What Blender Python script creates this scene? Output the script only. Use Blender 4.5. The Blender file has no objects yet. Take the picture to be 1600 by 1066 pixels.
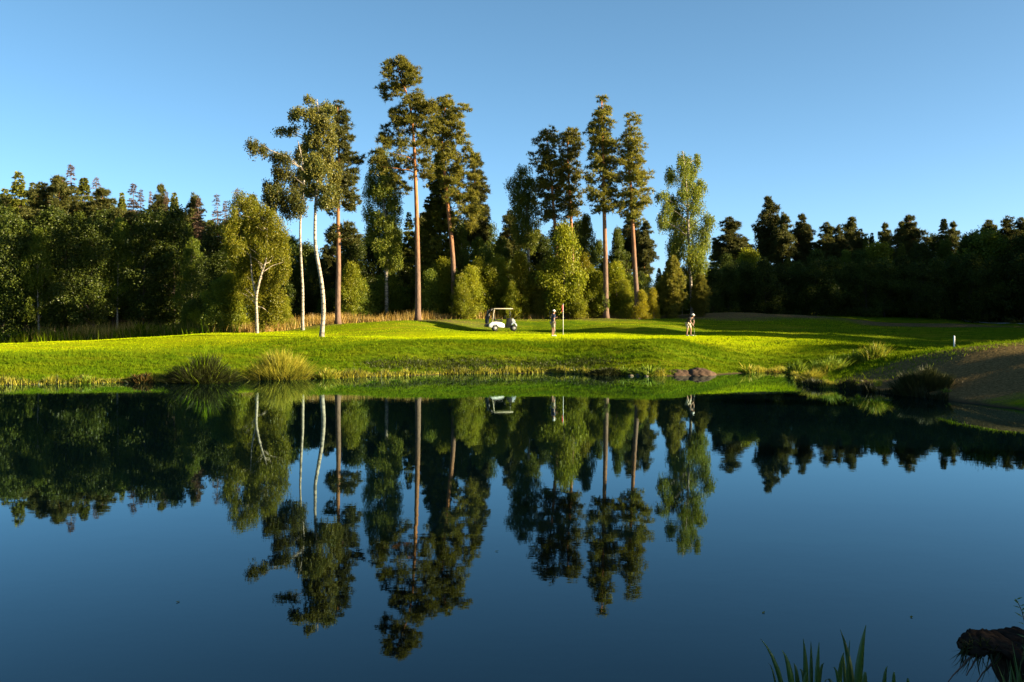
import bpy, math, random
import numpy as np
from mathutils import Vector

# ------------------------------------------------------------------ camera, sky, sun, exposure
S = bpy.context.scene
COL = S.collection
F, HY, CH = 1555.6, 496.0, 3.3            # focal length in photo pixels, horizon row, eye height above the water
cam_d = bpy.data.cameras.new('camera'); cam_d.lens = 35; cam_d.sensor_width = 36
cam_d.shift_y = -(533.0 - HY) / 1600.0
cam_d.clip_start = 0.1; cam_d.clip_end = 6000
cam = bpy.data.objects.new('camera', cam_d); COL.objects.link(cam)
cam.location = (0, 0, CH); cam.rotation_euler = (math.radians(90), 0, 0)
S.camera = cam

SUN_EL, SUN_AZ = math.radians(15.5), math.radians(-14.0)   # azimuth measured from +X towards +Y
sun_dir = Vector((math.cos(SUN_EL) * math.cos(SUN_AZ), math.cos(SUN_EL) * math.sin(SUN_AZ), math.sin(SUN_EL)))
w = bpy.data.worlds.new('World'); S.world = w; w.use_nodes = True
wn = w.node_tree; bgn = wn.nodes['Background']
sky = wn.nodes.new('ShaderNodeTexSky'); sky.sky_type = 'NISHITA'; sky.sun_disc = False
sky.sun_elevation = SUN_EL; sky.sun_rotation = math.pi / 2 - SUN_AZ
sky.air_density = 0.44; sky.dust_density = 0.9; sky.ozone_density = 2.3; sky.altitude = 50
hsv = wn.nodes.new('ShaderNodeHueSaturation'); hsv.inputs['Saturation'].default_value = 1.02; hsv.inputs['Hue'].default_value = 0.479
wn.links.new(sky.outputs[0], hsv.inputs['Color']); wn.links.new(hsv.outputs[0], bgn.inputs[0]); bgn.inputs[1].default_value = 0.05
sl = bpy.data.lights.new('sun', 'SUN'); sl.energy = 5.0; sl.angle = math.radians(0.53); sl.color = (1.0, 0.82, 0.50)
so = bpy.data.objects.new('sun', sl); COL.objects.link(so)
so.rotation_euler = sun_dir.to_track_quat('Z', 'Y').to_euler(); so.location = (120, 0, 60)
S.view_settings.view_transform = 'Standard'; S.view_settings.look = 'None'
S.view_settings.exposure = 2.5; S.view_settings.gamma = 1.0; S.view_settings.use_curve_mapping = False
S.cycles.max_bounces = 6; S.cycles.transparent_max_bounces = 4

RNG = np.random.default_rng(7)
# ------------------------------------------------------------------ helpers
def pw(px, py, D):
    return np.array([(px - 800.0) * D / F, D, CH + (HY - py) * D / F])

def mesh_np(name, v, tris=None, quads=None, smooth=False, mat=None):
    v = np.asarray(v, dtype=np.float32).reshape(-1, 3)
    me = bpy.data.meshes.new(name)
    parts = []; starts = []; n = 0
    if tris is not None and len(tris):
        t = np.asarray(tris, dtype=np.int32).reshape(-1, 3); parts.append(t.ravel()); starts.append(np.arange(len(t)) * 3 + n); n += t.size
    if quads is not None and len(quads):
        q = np.asarray(quads, dtype=np.int32).reshape(-1, 4); parts.append(q.ravel()); starts.append(np.arange(len(q)) * 4 + n); n += q.size
    loops = np.concatenate(parts).astype(np.int32); st = np.concatenate(starts).astype(np.int32)
    me.vertices.add(len(v)); me.vertices.foreach_set('co', v.ravel())
    me.loops.add(len(loops)); me.loops.foreach_set('vertex_index', loops)
    me.polygons.add(len(st)); me.polygons.foreach_set('loop_start', st)
    me.update(calc_edges=True); me.validate()
    if smooth: me.polygons.foreach_set('use_smooth', np.ones(len(me.polygons), dtype=bool))
    if mat is not None: me.materials.append(mat)
    return me

def link(name, me, parent=None, loc=(0, 0, 0)):
    o = bpy.data.objects.new(name, me); COL.objects.link(o); o.location = loc
    if parent is not None: o.parent = parent
    return o

def tag(o, label, cat, group=None):
    o['label'] = label; o['category'] = cat
    if group: o['group'] = group
    return o

def thing(name, label, cat, loc, rz=0.0, group=None):
    o = bpy.data.objects.new(name, None); COL.objects.link(o); o.location = loc; o.rotation_euler = (0, 0, rz)
    o.empty_display_size = 0.3
    return tag(o, label, cat, group)

def unit(a):
    return a / np.maximum(np.linalg.norm(a, axis=-1, keepdims=True), 1e-9)

class Geo:
    """collects tubes, boxes and triangles into one mesh"""
    def __init__(s): s.v = []; s.t = []; s.q = []; s.n = 0
    def add(s, v, t=None, q=None):
        v = np.asarray(v, float).reshape(-1, 3)
        if t is not None and len(t): s.t.append(np.asarray(t).reshape(-1, 3) + s.n)
        if q is not None and len(q): s.q.append(np.asarray(q).reshape(-1, 4) + s.n)
        s.v.append(v); s.n += len(v)
    def tube(s, pts, rad, k=7, cap=True):
        pts = np.asarray(pts, float); m = len(pts); rad = np.broadcast_to(np.asarray(rad, float), (m,))
        tan = unit(np.gradient(pts, axis=0))
        ref = np.array([0.0, 1.0, 0.0]) if abs(tan[:, 1]).mean() < 0.8 else np.array([1.0, 0, 0])
        a = unit(np.cross(tan, ref)); b = np.cross(tan, a)
        ang = np.arange(k) * 2 * math.pi / k
        ring = pts[:, None] + rad[:, None, None] * (np.cos(ang)[None, :, None] * a[:, None] + np.sin(ang)[None, :, None] * b[:, None])
        i = np.arange(m - 1)[:, None] * k; j = np.arange(k)[None]; j2 = (j + 1) % k
        q = np.stack([i + j, i + j2, i + k + j2, i + k + j], -1).reshape(-1, 4)
        t = []
        if cap:
            for base, sg in ((0, -1), ((m - 1) * k, 1)):
                for x in range(1, k - 1): t.append((base, base + x, base + x + 1)[::sg])
        s.add(ring.reshape(-1, 3), t, q)
    def box(s, c, d, rot=None):
        c = np.asarray(c, float); d = np.asarray(d, float) / 2
        v = np.array([(x, y, z) for x in (-1, 1) for y in (-1, 1) for z in (-1, 1)], float) * d
        if rot is not None: v = v @ np.asarray(rot).T
        s.add(v + c, None, [(0, 1, 3, 2), (4, 6, 7, 5), (0, 4, 5, 1), (2, 3, 7, 6), (0, 2, 6, 4), (1, 5, 7, 3)])
    def prism(s, prof, y0, y1):
        """side profile (x, z) extruded across y"""
        p = np.asarray(prof, float); n = len(p)
        v = np.concatenate([np.c_[p[:, 0], np.full(n, y0), p[:, 1]], np.c_[p[:, 0], np.full(n, y1), p[:, 1]]])
        q = [(i, (i + 1) % n, n + (i + 1) % n, n + i) for i in range(n)]
        c = p.mean(0); v = np.concatenate([v, [[c[0], y0, c[1]], [c[0], y1, c[1]]]])
        t = [(2 * n, (i + 1) % n, i) for i in range(n)] + [(2 * n + 1, n + i, n + (i + 1) % n) for i in range(n)]
        s.add(v, t, q)
    def mesh(s, name, mat, smooth=False):
        return mesh_np(name, np.concatenate(s.v), np.concatenate(s.t) if s.t else None, np.concatenate(s.q) if s.q else None, smooth, mat)

# ------------------------------------------------------------------ materials
def nodes(name):
    m = bpy.data.materials.new(name); m.use_nodes = True
    nt = m.node_tree; nt.nodes.clear(); out = nt.nodes.new('ShaderNodeOutputMaterial')
    return m, nt, out
def N(nt, t, **kw):
    n = nt.nodes.new(t)
    for k, val in kw.items():
        if k.startswith('i_'): n.inputs[k[2:].replace('_', ' ')].default_value = val
        else: setattr(n, k, val)
    return n
def mixc(nt, fac, a, b, mode='MIX'):
    n = nt.nodes.new('ShaderNodeMix'); n.data_type = 'RGBA'; n.blend_type = mode; n.clamp_factor = True
    for s_, val in ((n.inputs[0], fac), (n.inputs[6], a), (n.inputs[7], b)):
        if isinstance(val, bpy.types.NodeSocket): nt.links.new(val, s_)
        elif isinstance(val, (int, float)): s_.default_value = val
        else: s_.default_value = (*val[:3], 1)
    return n.outputs[2]
def noise(nt, scale, detail=3, coord='Object', vec_scale=None, rough=0.55):
    tc = nt.nodes.new('ShaderNodeTexCoord'); n = nt.nodes.new('ShaderNodeTexNoise')
    n.inputs['Scale'].default_value = scale; n.inputs['Detail'].default_value = detail; n.inputs['Roughness'].default_value = rough
    src = tc.outputs[coord]
    if vec_scale:
        mp = nt.nodes.new('ShaderNodeMapping'); mp.inputs['Scale'].default_value = vec_scale
        nt.links.new(src, mp.inputs['Vector']); src = mp.outputs[0]
    nt.links.new(src, n.inputs['Vector']); return n.outputs['Fac']
def ramp(nt, fac, p0, p1):
    n = nt.nodes.new('ShaderNodeMapRange'); n.inputs[1].default_value = p0; n.inputs[2].default_value = p1
    nt.links.new(fac, n.inputs[0]); return n.outputs[0]

def leaf_mat(name, c1, c2, c3=None, transl=0.35, gloss=0.012, vec=None):
    """c1..c2 vary leaf by leaf, c3 is a second tone in patches and from tree to tree"""
    m, nt, out = nodes(name)
    g = nt.nodes.new('ShaderNodeNewGeometry'); oi = nt.nodes.new('ShaderNodeObjectInfo')
    col = mixc(nt, g.outputs['Random Per Island'], c1, c2)
    if c3:
        nz = ramp(nt, noise(nt, 0.55, 2 if not vec else 4, vec_scale=vec), 0.42, 0.66)
        col = mixc(nt, nz, col, mixc(nt, g.outputs['Random Per Island'], c3, c2))
    hs = nt.nodes.new('ShaderNodeHueSaturation')
    mr = nt.nodes.new('ShaderNodeMapRange'); mr.inputs[3].default_value = 0.72; mr.inputs[4].default_value = 1.25
    nt.links.new(oi.outputs['Random'], mr.inputs[0]); nt.links.new(mr.outputs[0], hs.inputs['Value']); nt.links.new(col, hs.inputs['Color'])
    d = nt.nodes.new('ShaderNodeBsdfDiffuse'); t = nt.nodes.new('ShaderNodeBsdfTranslucent')
    nt.links.new(hs.outputs[0], d.inputs[0]); nt.links.new(hs.outputs[0], t.inputs[0])
    ms = nt.nodes.new('ShaderNodeMixShader'); ms.inputs[0].default_value = transl
    nt.links.new(d.outputs[0], ms.inputs[1]); nt.links.new(t.outputs[0], ms.inputs[2])
    gl = nt.nodes.new('ShaderNodeBsdfGlossy'); gl.inputs['Roughness'].default_value = 0.45
    m2 = nt.nodes.new('ShaderNodeMixShader'); m2.inputs[0].default_value = gloss
    nt.links.new(ms.outputs[0], m2.inputs[1]); nt.links.new(gl.outputs[0], m2.inputs[2]); nt.links.new(m2.outputs[0], out.inputs[0])
    return m

def plain(name, col, rough=0.6, metal=0.0, var=0.12, scale=6.0, spec=0.4):
    m, nt, out = nodes(name); p = nt.nodes.new('ShaderNodeBsdfPrincipled')
    c = mixc(nt, noise(nt, scale, 3), [x * (1 - var) for x in col], [min(1, x * (1 + var)) for x in col])
    nt.links.new(c, p.inputs['Base Color']); p.inputs['Roughness'].default_value = rough; p.inputs['Metallic'].default_value = metal
    p.inputs['Specular IOR Level'].default_value = spec
    nt.links.new(p.outputs[0], out.inputs[0]); return m

def bark(name, low, high, z0, z1, scale=9.0, vec=(1, 1, 0.25), bump=0.5):
    m, nt, out = nodes(name); p = nt.nodes.new('ShaderNodeBsdfPrincipled')
    tc = nt.nodes.new('ShaderNodeTexCoord'); sp = nt.nodes.new('ShaderNodeSeparateXYZ'); nt.links.new(tc.outputs['Object'], sp.inputs[0])
    z = ramp(nt, sp.outputs['Z'], z0, z1)
    c = mixc(nt, z, low, high); nz = noise(nt, scale, 5, vec_scale=vec, rough=0.7)
    c = mixc(nt, ramp(nt, nz, 0.35, 0.65), mixc(nt, 0.55, c, (0, 0, 0)), c)
    nt.links.new(c, p.inputs['Base Color']); p.inputs['Roughness'].default_value = 0.85; p.inputs['Specular IOR Level'].default_value = 0.2
    b = nt.nodes.new('ShaderNodeBump'); b.inputs['Strength'].default_value = bump; b.inputs['Distance'].default_value = 0.05
    nt.links.new(nz, b.inputs['Height']); nt.links.new(b.outputs[0], p.inputs['Normal']); nt.links.new(p.outputs[0], out.inputs[0])
    return m

def birch_bark():
    m, nt, out = nodes('birch_bark'); p = nt.nodes.new('ShaderNodeBsdfPrincipled')
    tc = nt.nodes.new('ShaderNodeTexCoord'); sp = nt.nodes.new('ShaderNodeSeparateXYZ'); nt.links.new(tc.outputs['Object'], sp.inputs[0])
    marks = ramp(nt, noise(nt, 3.2, 4, vec_scale=(1, 1, 3.4), rough=0.65), 0.46, 0.60)
    c = mixc(nt, marks, (0.30, 0.245, 0.19), (0.04, 0.04, 0.035))
    base = ramp(nt, sp.outputs['Z'], 1.6, 0.0)
    rough_dark = mixc(nt, ramp(nt, noise(nt, 6, 4), 0.35, 0.6), (0.05, 0.04, 0.035), (0.25, 0.22, 0.19))
    c = mixc(nt, base, c, rough_dark)
    nt.links.new(c, p.inputs['Base Color']); p.inputs['Roughness'].default_value = 0.7; nt.links.new(p.outputs[0], out.inputs[0])
    return m

M = {}
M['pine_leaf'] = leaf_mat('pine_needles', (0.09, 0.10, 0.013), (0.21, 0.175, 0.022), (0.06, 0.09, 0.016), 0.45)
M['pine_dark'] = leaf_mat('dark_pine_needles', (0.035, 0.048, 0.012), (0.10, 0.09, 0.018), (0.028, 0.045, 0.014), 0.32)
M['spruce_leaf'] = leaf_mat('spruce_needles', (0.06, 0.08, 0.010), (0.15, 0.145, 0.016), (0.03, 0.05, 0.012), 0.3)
M['dead_leaf'] = leaf_mat('dead_needles', (0.055, 0.034, 0.024), (0.12, 0.068, 0.04), (0.065, 0.05, 0.04), 0.2)
M['birch_leaf'] = leaf_mat('birch_leaves', (0.065, 0.095, 0.010), (0.17, 0.175, 0.018), (0.05, 0.09, 0.016), 0.46)
M['birch_olive'] = leaf_mat('olive_birch_leaves', (0.06, 0.068, 0.016), (0.16, 0.14, 0.022), (0.05, 0.08, 0.022), 0.44)
M['gold_leaf'] = leaf_mat('golden_birch_leaves', (0.13, 0.13, 0.006), (0.29, 0.23, 0.010), (0.10, 0.125, 0.008), 0.48)
M['birch_gold'] = leaf_mat('olive_gold_birch_leaves', (0.085, 0.10, 0.007), (0.22, 0.195, 0.011), (0.07, 0.10, 0.008), 0.48)
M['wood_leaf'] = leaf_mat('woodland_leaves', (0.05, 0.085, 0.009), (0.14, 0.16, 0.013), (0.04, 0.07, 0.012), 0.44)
M['wood_shaded'] = leaf_mat('shaded_woodland_leaves', (0.018, 0.034, 0.006), (0.075, 0.092, 0.011), (0.014, 0.026, 0.007), 0.4)  # darker copy of the woodland leaves; forest shade is put into the colour
M['bush_leaf'] = leaf_mat('bush_leaves', (0.09, 0.125, 0.006), (0.23, 0.235, 0.012), (0.19, 0.175, 0.009), 0.5)
M['pine_bark'] = bark('pine_bark', (0.15, 0.095, 0.07), (0.40, 0.16, 0.055), 4.0, 12.0)
M['dark_bark'] = bark('dark_bark', (0.09, 0.07, 0.055), (0.12, 0.085, 0.06), 2, 12)
M['dead_bark'] = bark('dead_bark', (0.12, 0.08, 0.06), (0.15, 0.105, 0.085), 2, 14)
M['birch_bark'] = birch_bark()

# ------------------------------------------------------------------ the lie of the land
K = CH * F
def shore_px(px, py):
    D = K / (py - HY); return ((px - 800) * D / F, D)
POND = [(-120, 40), (-70, 43), (-45, 46)] + [shore_px(*p) for p in (
    (0, 602), (60, 601), (120, 600), (200, 598), (270, 598), (370, 594), (470, 592), (540, 591), (620, 588), (700, 585), (780, 584),
    (860, 583), (960, 586), (1040, 588), (1120, 586), (1180, 582), (1225, 581), (1246, 588), (1252, 598), (1275, 605), (1330, 609),
    (1400, 617), (1480, 626), (1600, 641))] + [(25, 32.5), (31, 26), (30, 16), (20, 10), (9, 7.9), (5.2, 7.7), (3.4, 7.3), (2.6, 6.0), (1.2, 4.9), (-2, 4.5), (-8, 4.3), (-25, 4), (-60, 2), (-120, 0)]
POND = np.array(POND)

def shore_sd(x, y):
    """distance to the pond's edge, positive on land"""
    x = np.asarray(x, float); y = np.asarray(y, float)
    best = np.full(x.shape, 1e9); inside = np.zeros(x.shape, bool)
    n = len(POND)
    for i in range(n):
        (x0, y0), (x1, y1) = POND[i], POND[(i + 1) % n]
        dx, dy = x1 - x0, y1 - y0
        t = np.clip(((x - x0) * dx + (y - y0) * dy) / (dx * dx + dy * dy), 0, 1)
        best = np.minimum(best, (x - x0 - t * dx) ** 2 + (y - y0 - t * dy) ** 2)
        c = ((y0 > y) != (y1 > y)) & (x < dx * (y - y0) / (dy if dy else 1e-9) + x0)
        inside ^= c
    d = np.sqrt(best); return np.where(inside, -d, d)

CTRL = [(px, py, D) for (px, py, D) in (
    (0, 553, 63), (200, 551, 63), (400, 549, 63), (520, 541, 63), (0, 537, 82), (120, 533, 82), (250, 526, 82), (402, 521, 74), (502, 526, 69),
    (560, 506, 84), (620, 534, 65), (653, 500, 82), (720, 532, 65), (864, 525.5, 69), (781, 518, 77), (900, 532, 65), (880, 523, 71), (1000, 531, 65), (1078, 526, 71),
    (1100, 532, 65), (800, 498, 88), (720, 499, 86), (950, 497, 88), (1020, 499, 88), (1150, 487, 93), (1080, 492, 92), (1220, 490, 94), (1262, 497, 92),
    (1150, 506, 83), (1000, 507, 80), (1150, 518, 76), (1250, 520, 76), (1300, 494, 106), (1380, 489.5, 110), (1435, 496, 106), (1400, 512, 88), (1300, 530, 70),
    (1470, 506, 95), (1560, 506, 100), (1600, 512, 92), (1491, 545, 66), (1400, 540, 68), (1400, 556, 60), (1300, 551, 60), (1470, 556, 57),
    (1230, 545, 62), (1600, 532, 47), (1540, 538, 47.5), (1480, 549, 47.5), (1430, 561, 48), (1390, 574, 48), (1600, 560, 43), (1520, 572, 43.5))]
CP = [tuple(pw(*c)) for c in CTRL]
CP += [(-60, 70, 0.9), (-80, 90, 1.4), (-50, 100, 1.8), (-20, 105, 2.4), (10, 110, 3.0), (30, 130, 2.6), (60, 130, 2.4), (80, 100, 3.0), (60, 70, 2.6), (45, 60, 2.2),
       (28, 46, 3.0), (34, 45, 3.6), (42, 40, 3.4), (40, 28, 2.6), (0, 0, 1.65), (-8, -2, 1.7), (4, 3, 1.5), (7, 4, 1.6), (12, 4, 1.7), (-20, -2, 1.6), (25, 2, 2.0), (45, 10, 2.6),
       (0, 160, 2.5), (-60, 150, 2.5), (70, 160, 3), (0, -30, 2), (-120, 60, 1.5), (-110, 0, 1.5)]
CP = np.array(CP)
BUMPS = [(-7.3, 73.5, 0.30, 3.2, 1.2), (-5.2, 68.5, 0.16, 3.5, 1.0), (-11, 78, 0.15, 5, 1.5), (16, 84, 0.25, 7, 1.3), (3, 82.5, 0.2, 7, 1.2), (-20, 60, 0.10, 6, 1.2)]
def smooth(t):
    t = np.clip(t, 0, 1); return t * t * (3 - 2 * t)
def hgt(x, y, sd=None):
    x = np.atleast_1d(np.asarray(x, float)); y = np.atleast_1d(np.asarray(y, float))
    if sd is None: sd = shore_sd(x, y)
    num = np.zeros(x.shape); den = np.zeros(x.shape)
    for cx, cy, cz in CP:
        s2 = 5.0 + 0.0016 * (cy - 20) ** 2
        ww = 1.0 / ((x - cx) ** 2 + ((y - cy) * 1.15) ** 2 + s2) ** 2.2
        num += ww * cz; den += ww
    hp = num / den
    for bx, by, a, rx, ry in BUMPS: hp = hp + a * np.exp(-((x - bx) / rx) ** 2 - ((y - by) / ry) ** 2)
    hp = hp + 0.035 * np.sin(x * 0.9 + 1.3 * np.sin(y * 0.31)) * np.sin(y * 0.73 + x * 0.21) + 0.02 * np.sin(x * 2.3 + y * 1.1) * np.sin(y * 1.9 - x * 0.7)
    wd = np.where(y < 22, 2.4, 7.0 + 5.5 * smooth((-6 - x) / 10) + 1.0 * smooth((x - 10) / 4))
    wd = np.where((y < 60) & (y >= 22) & (x > 11), 6.5, wd)
    land = 0.10 * smooth(sd / 0.35) + (hp - 0.10) * smooth(0.04 + 0.96 * sd / wd) * (sd > 0)
    return np.where(sd > 0, land, -0.08 - 1.4 * smooth(-sd / 4))
def gz(x, y): return float(hgt([x], [y])[0])

def spaced(lo, hi, step, far_lo, far_hi, g=1.25):
    a = list(np.arange(lo, hi + 1e-6, step)); d = step
    while a[-1] < far_hi: d *= g; a.append(a[-1] + d)
    d = step
    while a[0] > far_lo: d *= g; a.insert(0, a[0] - d)
    return np.array(a)
gx = spaced(-50, 46, 0.42, -2500, 2500)
gy = np.concatenate([spaced(-3, 10, 0.35, -300, 10.1), np.arange(11.5, 34, 1.2), spaced(34.4, 100, 0.42, 34.3, 3500)])
GX, GY = np.meshgrid(gx, gy)
SD = shore_sd(GX.ravel(), GY.ravel()); GZ = hgt(GX.ravel(), GY.ravel(), SD)
far = np.clip((np.hypot(GX.ravel(), GY.ravel() - 60) - 150) / 300, 0, 1); GZ = GZ * (1 - far) + 2.5 * far
nx, ny = len(gx), len(gy)
ii = (np.arange(ny - 1)[:, None] * nx + np.arange(nx - 1)[None]).ravel()
gq = np.stack([ii, ii + 1, ii + nx + 1, ii + nx], -1)

# colour zones of the turf: R = dry, G = forest floor, B = mown
def zones(x, y, sd):
    dry = np.zeros(x.shape); floor = np.zeros(x.shape); mown = np.zeros(x.shape)
    def blob(px, py, D, rx, ry):
        c = pw(px, py, D); return np.exp(-((x - c[0]) / rx) ** 2 - ((y - c[1]) / ry) ** 2)
    for b in ((1130, 490, 92, 9, 4.5), (1210, 492, 93, 5, 4), (1560, 545, 46, 8, 3.5), (1460, 555, 47, 5, 3), (1600, 560, 43, 7, 4), (1530, 590, 42, 6, 4), (1470, 506, 92, 8, 4), (1600, 512, 88, 9, 5)):
        dry = np.maximum(dry, blob(*b) * 1.8)
    for b in ((950, 501, 86, 10, 1.6), (850, 503, 84, 8, 1.2), (620, 505, 81, 9, 2.0), (540, 512, 80, 8, 1.5), (400, 519, 80, 9, 2.2), (700, 498, 87, 10, 1.6), (100, 535, 81, 14, 1.6)):
        dry = np.maximum(dry, blob(*b) * 0.8)
    mown = np.maximum(mown, np.exp(-(((x - 5) / 17) ** 4) - ((y - 69) / 4.3) ** 4))
    mown = np.maximum(mown, 0.5 * np.exp(-(((x + 32) / 24) ** 4) - ((y - 72) / 8) ** 4))
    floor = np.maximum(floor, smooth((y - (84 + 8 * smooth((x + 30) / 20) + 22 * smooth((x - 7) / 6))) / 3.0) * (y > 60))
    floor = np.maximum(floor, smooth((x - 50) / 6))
    return np.clip(dry, 0, 1), np.clip(floor, 0, 1), np.clip(mown, 0, 1)
Z3 = zones(GX.ravel(), GY.ravel(), SD)

def turf_mat():
    m, nt, out = nodes('turf'); p = nt.nodes.new('ShaderNodeBsdfPrincipled')
    at = nt.nodes.new('ShaderNodeAttribute'); at.attribute_name = 'zone'; sp = nt.nodes.new('ShaderNodeSeparateColor'); nt.links.new(at.outputs['Color'], sp.inputs[0])
    big = noise(nt, 0.22, 4); mid = noise(nt, 1.3, 4, vec_scale=(1, 2.0, 1)); fine = noise(nt, 9, 4); streak = noise(nt, 0.5, 4, vec_scale=(0.35, 2.6, 1))
    g = mixc(nt, ramp(nt, mid, 0.35, 0.65), (0.055, 0.105, 0.005), (0.105, 0.15, 0.006))
    g = mixc(nt, ramp(nt, streak, 0.48, 0.68), g, (0.16, 0.16, 0.010))
    mw = mixc(nt, ramp(nt, big, 0.35, 0.65), (0.26, 0.33, 0.003), (0.36, 0.38, 0.004))
    mw = mixc(nt, ramp(nt, streak, 0.5, 0.72), mw, (0.36, 0.33, 0.008))
    c = mixc(nt, sp.outputs[2], g, mw)
    dn = nt.nodes.new('ShaderNodeMath'); dn.operation = 'MULTIPLY_ADD'; nt.links.new(sp.outputs[0], dn.inputs[0]); dn.inputs[1].default_value = 1.7
    off = ramp(nt, mid, 0.2, 0.8); neg = nt.nodes.new('ShaderNodeMath'); neg.operation = 'MULTIPLY'; nt.links.new(off, neg.inputs[0]); neg.inputs[1].default_value = -0.75; nt.links.new(neg.outputs[0], dn.inputs[2])
    dr = mixc(nt, ramp(nt, fine, 0.35, 0.7), (0.085, 0.066, 0.030), (0.17, 0.118, 0.052))
    c = mixc(nt, dn.outputs[0], c, dr)
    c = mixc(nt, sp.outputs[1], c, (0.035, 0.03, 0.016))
    c = mixc(nt, ramp(nt, fine, 0.3, 0.75), mixc(nt, 0.35, c, (0, 0, 0)), c)
    geo = nt.nodes.new('ShaderNodeNewGeometry'); s2 = nt.nodes.new('ShaderNodeSeparateXYZ'); nt.links.new(geo.outputs['Position'], s2.inputs[0])
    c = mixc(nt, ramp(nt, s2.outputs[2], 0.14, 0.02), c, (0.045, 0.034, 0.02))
    nt.links.new(c, p.inputs['Base Color']); p.inputs['Roughness'].default_value = 1.0; p.inputs['Specular IOR Level'].default_value = 0.0
    p.inputs['Sheen Weight'].default_value = 0.0
    b = nt.nodes.new('ShaderNodeBump'); b.inputs['Strength'].default_value = 0.6; b.inputs['Distance'].default_value = 0.05
    nt.links.new(noise(nt, 5, 5, rough=0.7), b.inputs['Height']); nt.links.new(b.outputs[0], p.inputs['Normal'])
    nt.links.new(p.outputs[0], out.inputs[0]); return m
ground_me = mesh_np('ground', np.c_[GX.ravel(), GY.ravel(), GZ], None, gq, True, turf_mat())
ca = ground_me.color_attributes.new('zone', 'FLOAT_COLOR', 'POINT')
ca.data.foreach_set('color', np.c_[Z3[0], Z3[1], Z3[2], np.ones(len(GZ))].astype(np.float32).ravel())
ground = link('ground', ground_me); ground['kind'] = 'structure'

def water_mat():
    m, nt, out = nodes('pond_water')
    fr = nt.nodes.new('ShaderNodeFresnel'); fr.inputs['IOR'].default_value = 1.333
    deep = nt.nodes.new('ShaderNodeBsdfDiffuse'); deep.inputs[0].default_value = (0.0004, 0.0022, 0.0034, 1)
    gls = nt.nodes.new('ShaderNodeBsdfGlossy'); gls.inputs['Roughness'].default_value = 0.012; gls.inputs['Color'].default_value = (0.68, 0.93, 1.0, 1)
    mxs = nt.nodes.new('ShaderNodeMixShader'); nt.links.new(fr.outputs[0], mxs.inputs[0]); nt.links.new(deep.outputs[0], mxs.inputs[1]); nt.links.new(gls.outputs[0], mxs.inputs[2])
    a = noise(nt, 0.9, 3, vec_scale=(1, 1, 1)); c = noise(nt, 5.0, 2, vec_scale=(0.8, 1.6, 1))
    ad = nt.nodes.new('ShaderNodeMath'); ad.operation = 'MULTIPLY_ADD'; nt.links.new(c, ad.inputs[0]); ad.inputs[1].default_value = 0.16; nt.links.new(a, ad.inputs[2])
    b = nt.nodes.new('ShaderNodeBump'); b.inputs['Strength'].default_value = 1.0; b.inputs['Distance'].default_value = 0.0011
    pm = nt.nodes.new('ShaderNodeMapRange'); pm.inputs[1].default_value = 0.42; pm.inputs[2].default_value = 0.68; pm.inputs[3].default_value = 0.55; pm.inputs[4].default_value = 1.7
    nt.links.new(noise(nt, 0.09, 3, vec_scale=(0.5, 1.3, 1)), pm.inputs[0]); mu = nt.nodes.new('ShaderNodeMath'); mu.operation = 'MULTIPLY'; nt.links.new(ad.outputs[0], mu.inputs[0]); nt.links.new(pm.outputs[0], mu.inputs[1])
    nt.links.new(mu.outputs[0], b.inputs['Height']); nt.links.new(b.outputs[0], gls.inputs['Normal']); nt.links.new(b.outputs[0], fr.inputs['Normal']); nt.links.new(mxs.outputs[0], out.inputs[0])
    return m
wx0, wx1, wy0, wy1 = -140, 60, -6, 64
pond = link('pond_water', mesh_np('pond_water', [(wx0, wy0, 0), (wx1, wy0, 0), (wx1, wy1, 0), (wx0, wy1, 0)], None, [(0, 1, 2, 3)], False, water_mat()))
pond['kind'] = 'structure'

# blue-grey cart path crossing behind the right-hand mounds
def path_strip():
    pts = [pw(px, py, D) for px, py, D in ((1500, 504, 104), (1540, 505, 102), (1580, 507, 99), (1620, 511, 95), (1700, 515, 90))]
    pts = np.array(pts); t = np.linspace(0, len(pts) - 1, 40); px_ = np.interp(t, range(len(pts)), pts[:, 0]); py_ = np.interp(t, range(len(pts)), pts[:, 1])
    v = []
    for i in range(40):
        for s in (-0.5, 0, 0.5):
            y = py_[i] + s * 2.4; v.append((px_[i], y, gz(px_[i], y) + 0.05))
    q = [(i * 3 + j, i * 3 + 3 + j, i * 3 + 4 + j, i * 3 + 1 + j) for i in range(39) for j in (0, 1)]
    o = link('cart_path', mesh_np('cart_path', v, None, q, True, plain('pale_gravel', (0.34, 0.36, 0.40), 0.9, var=0.25, scale=3))); o['kind'] = 'structure'
path_strip()

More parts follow.
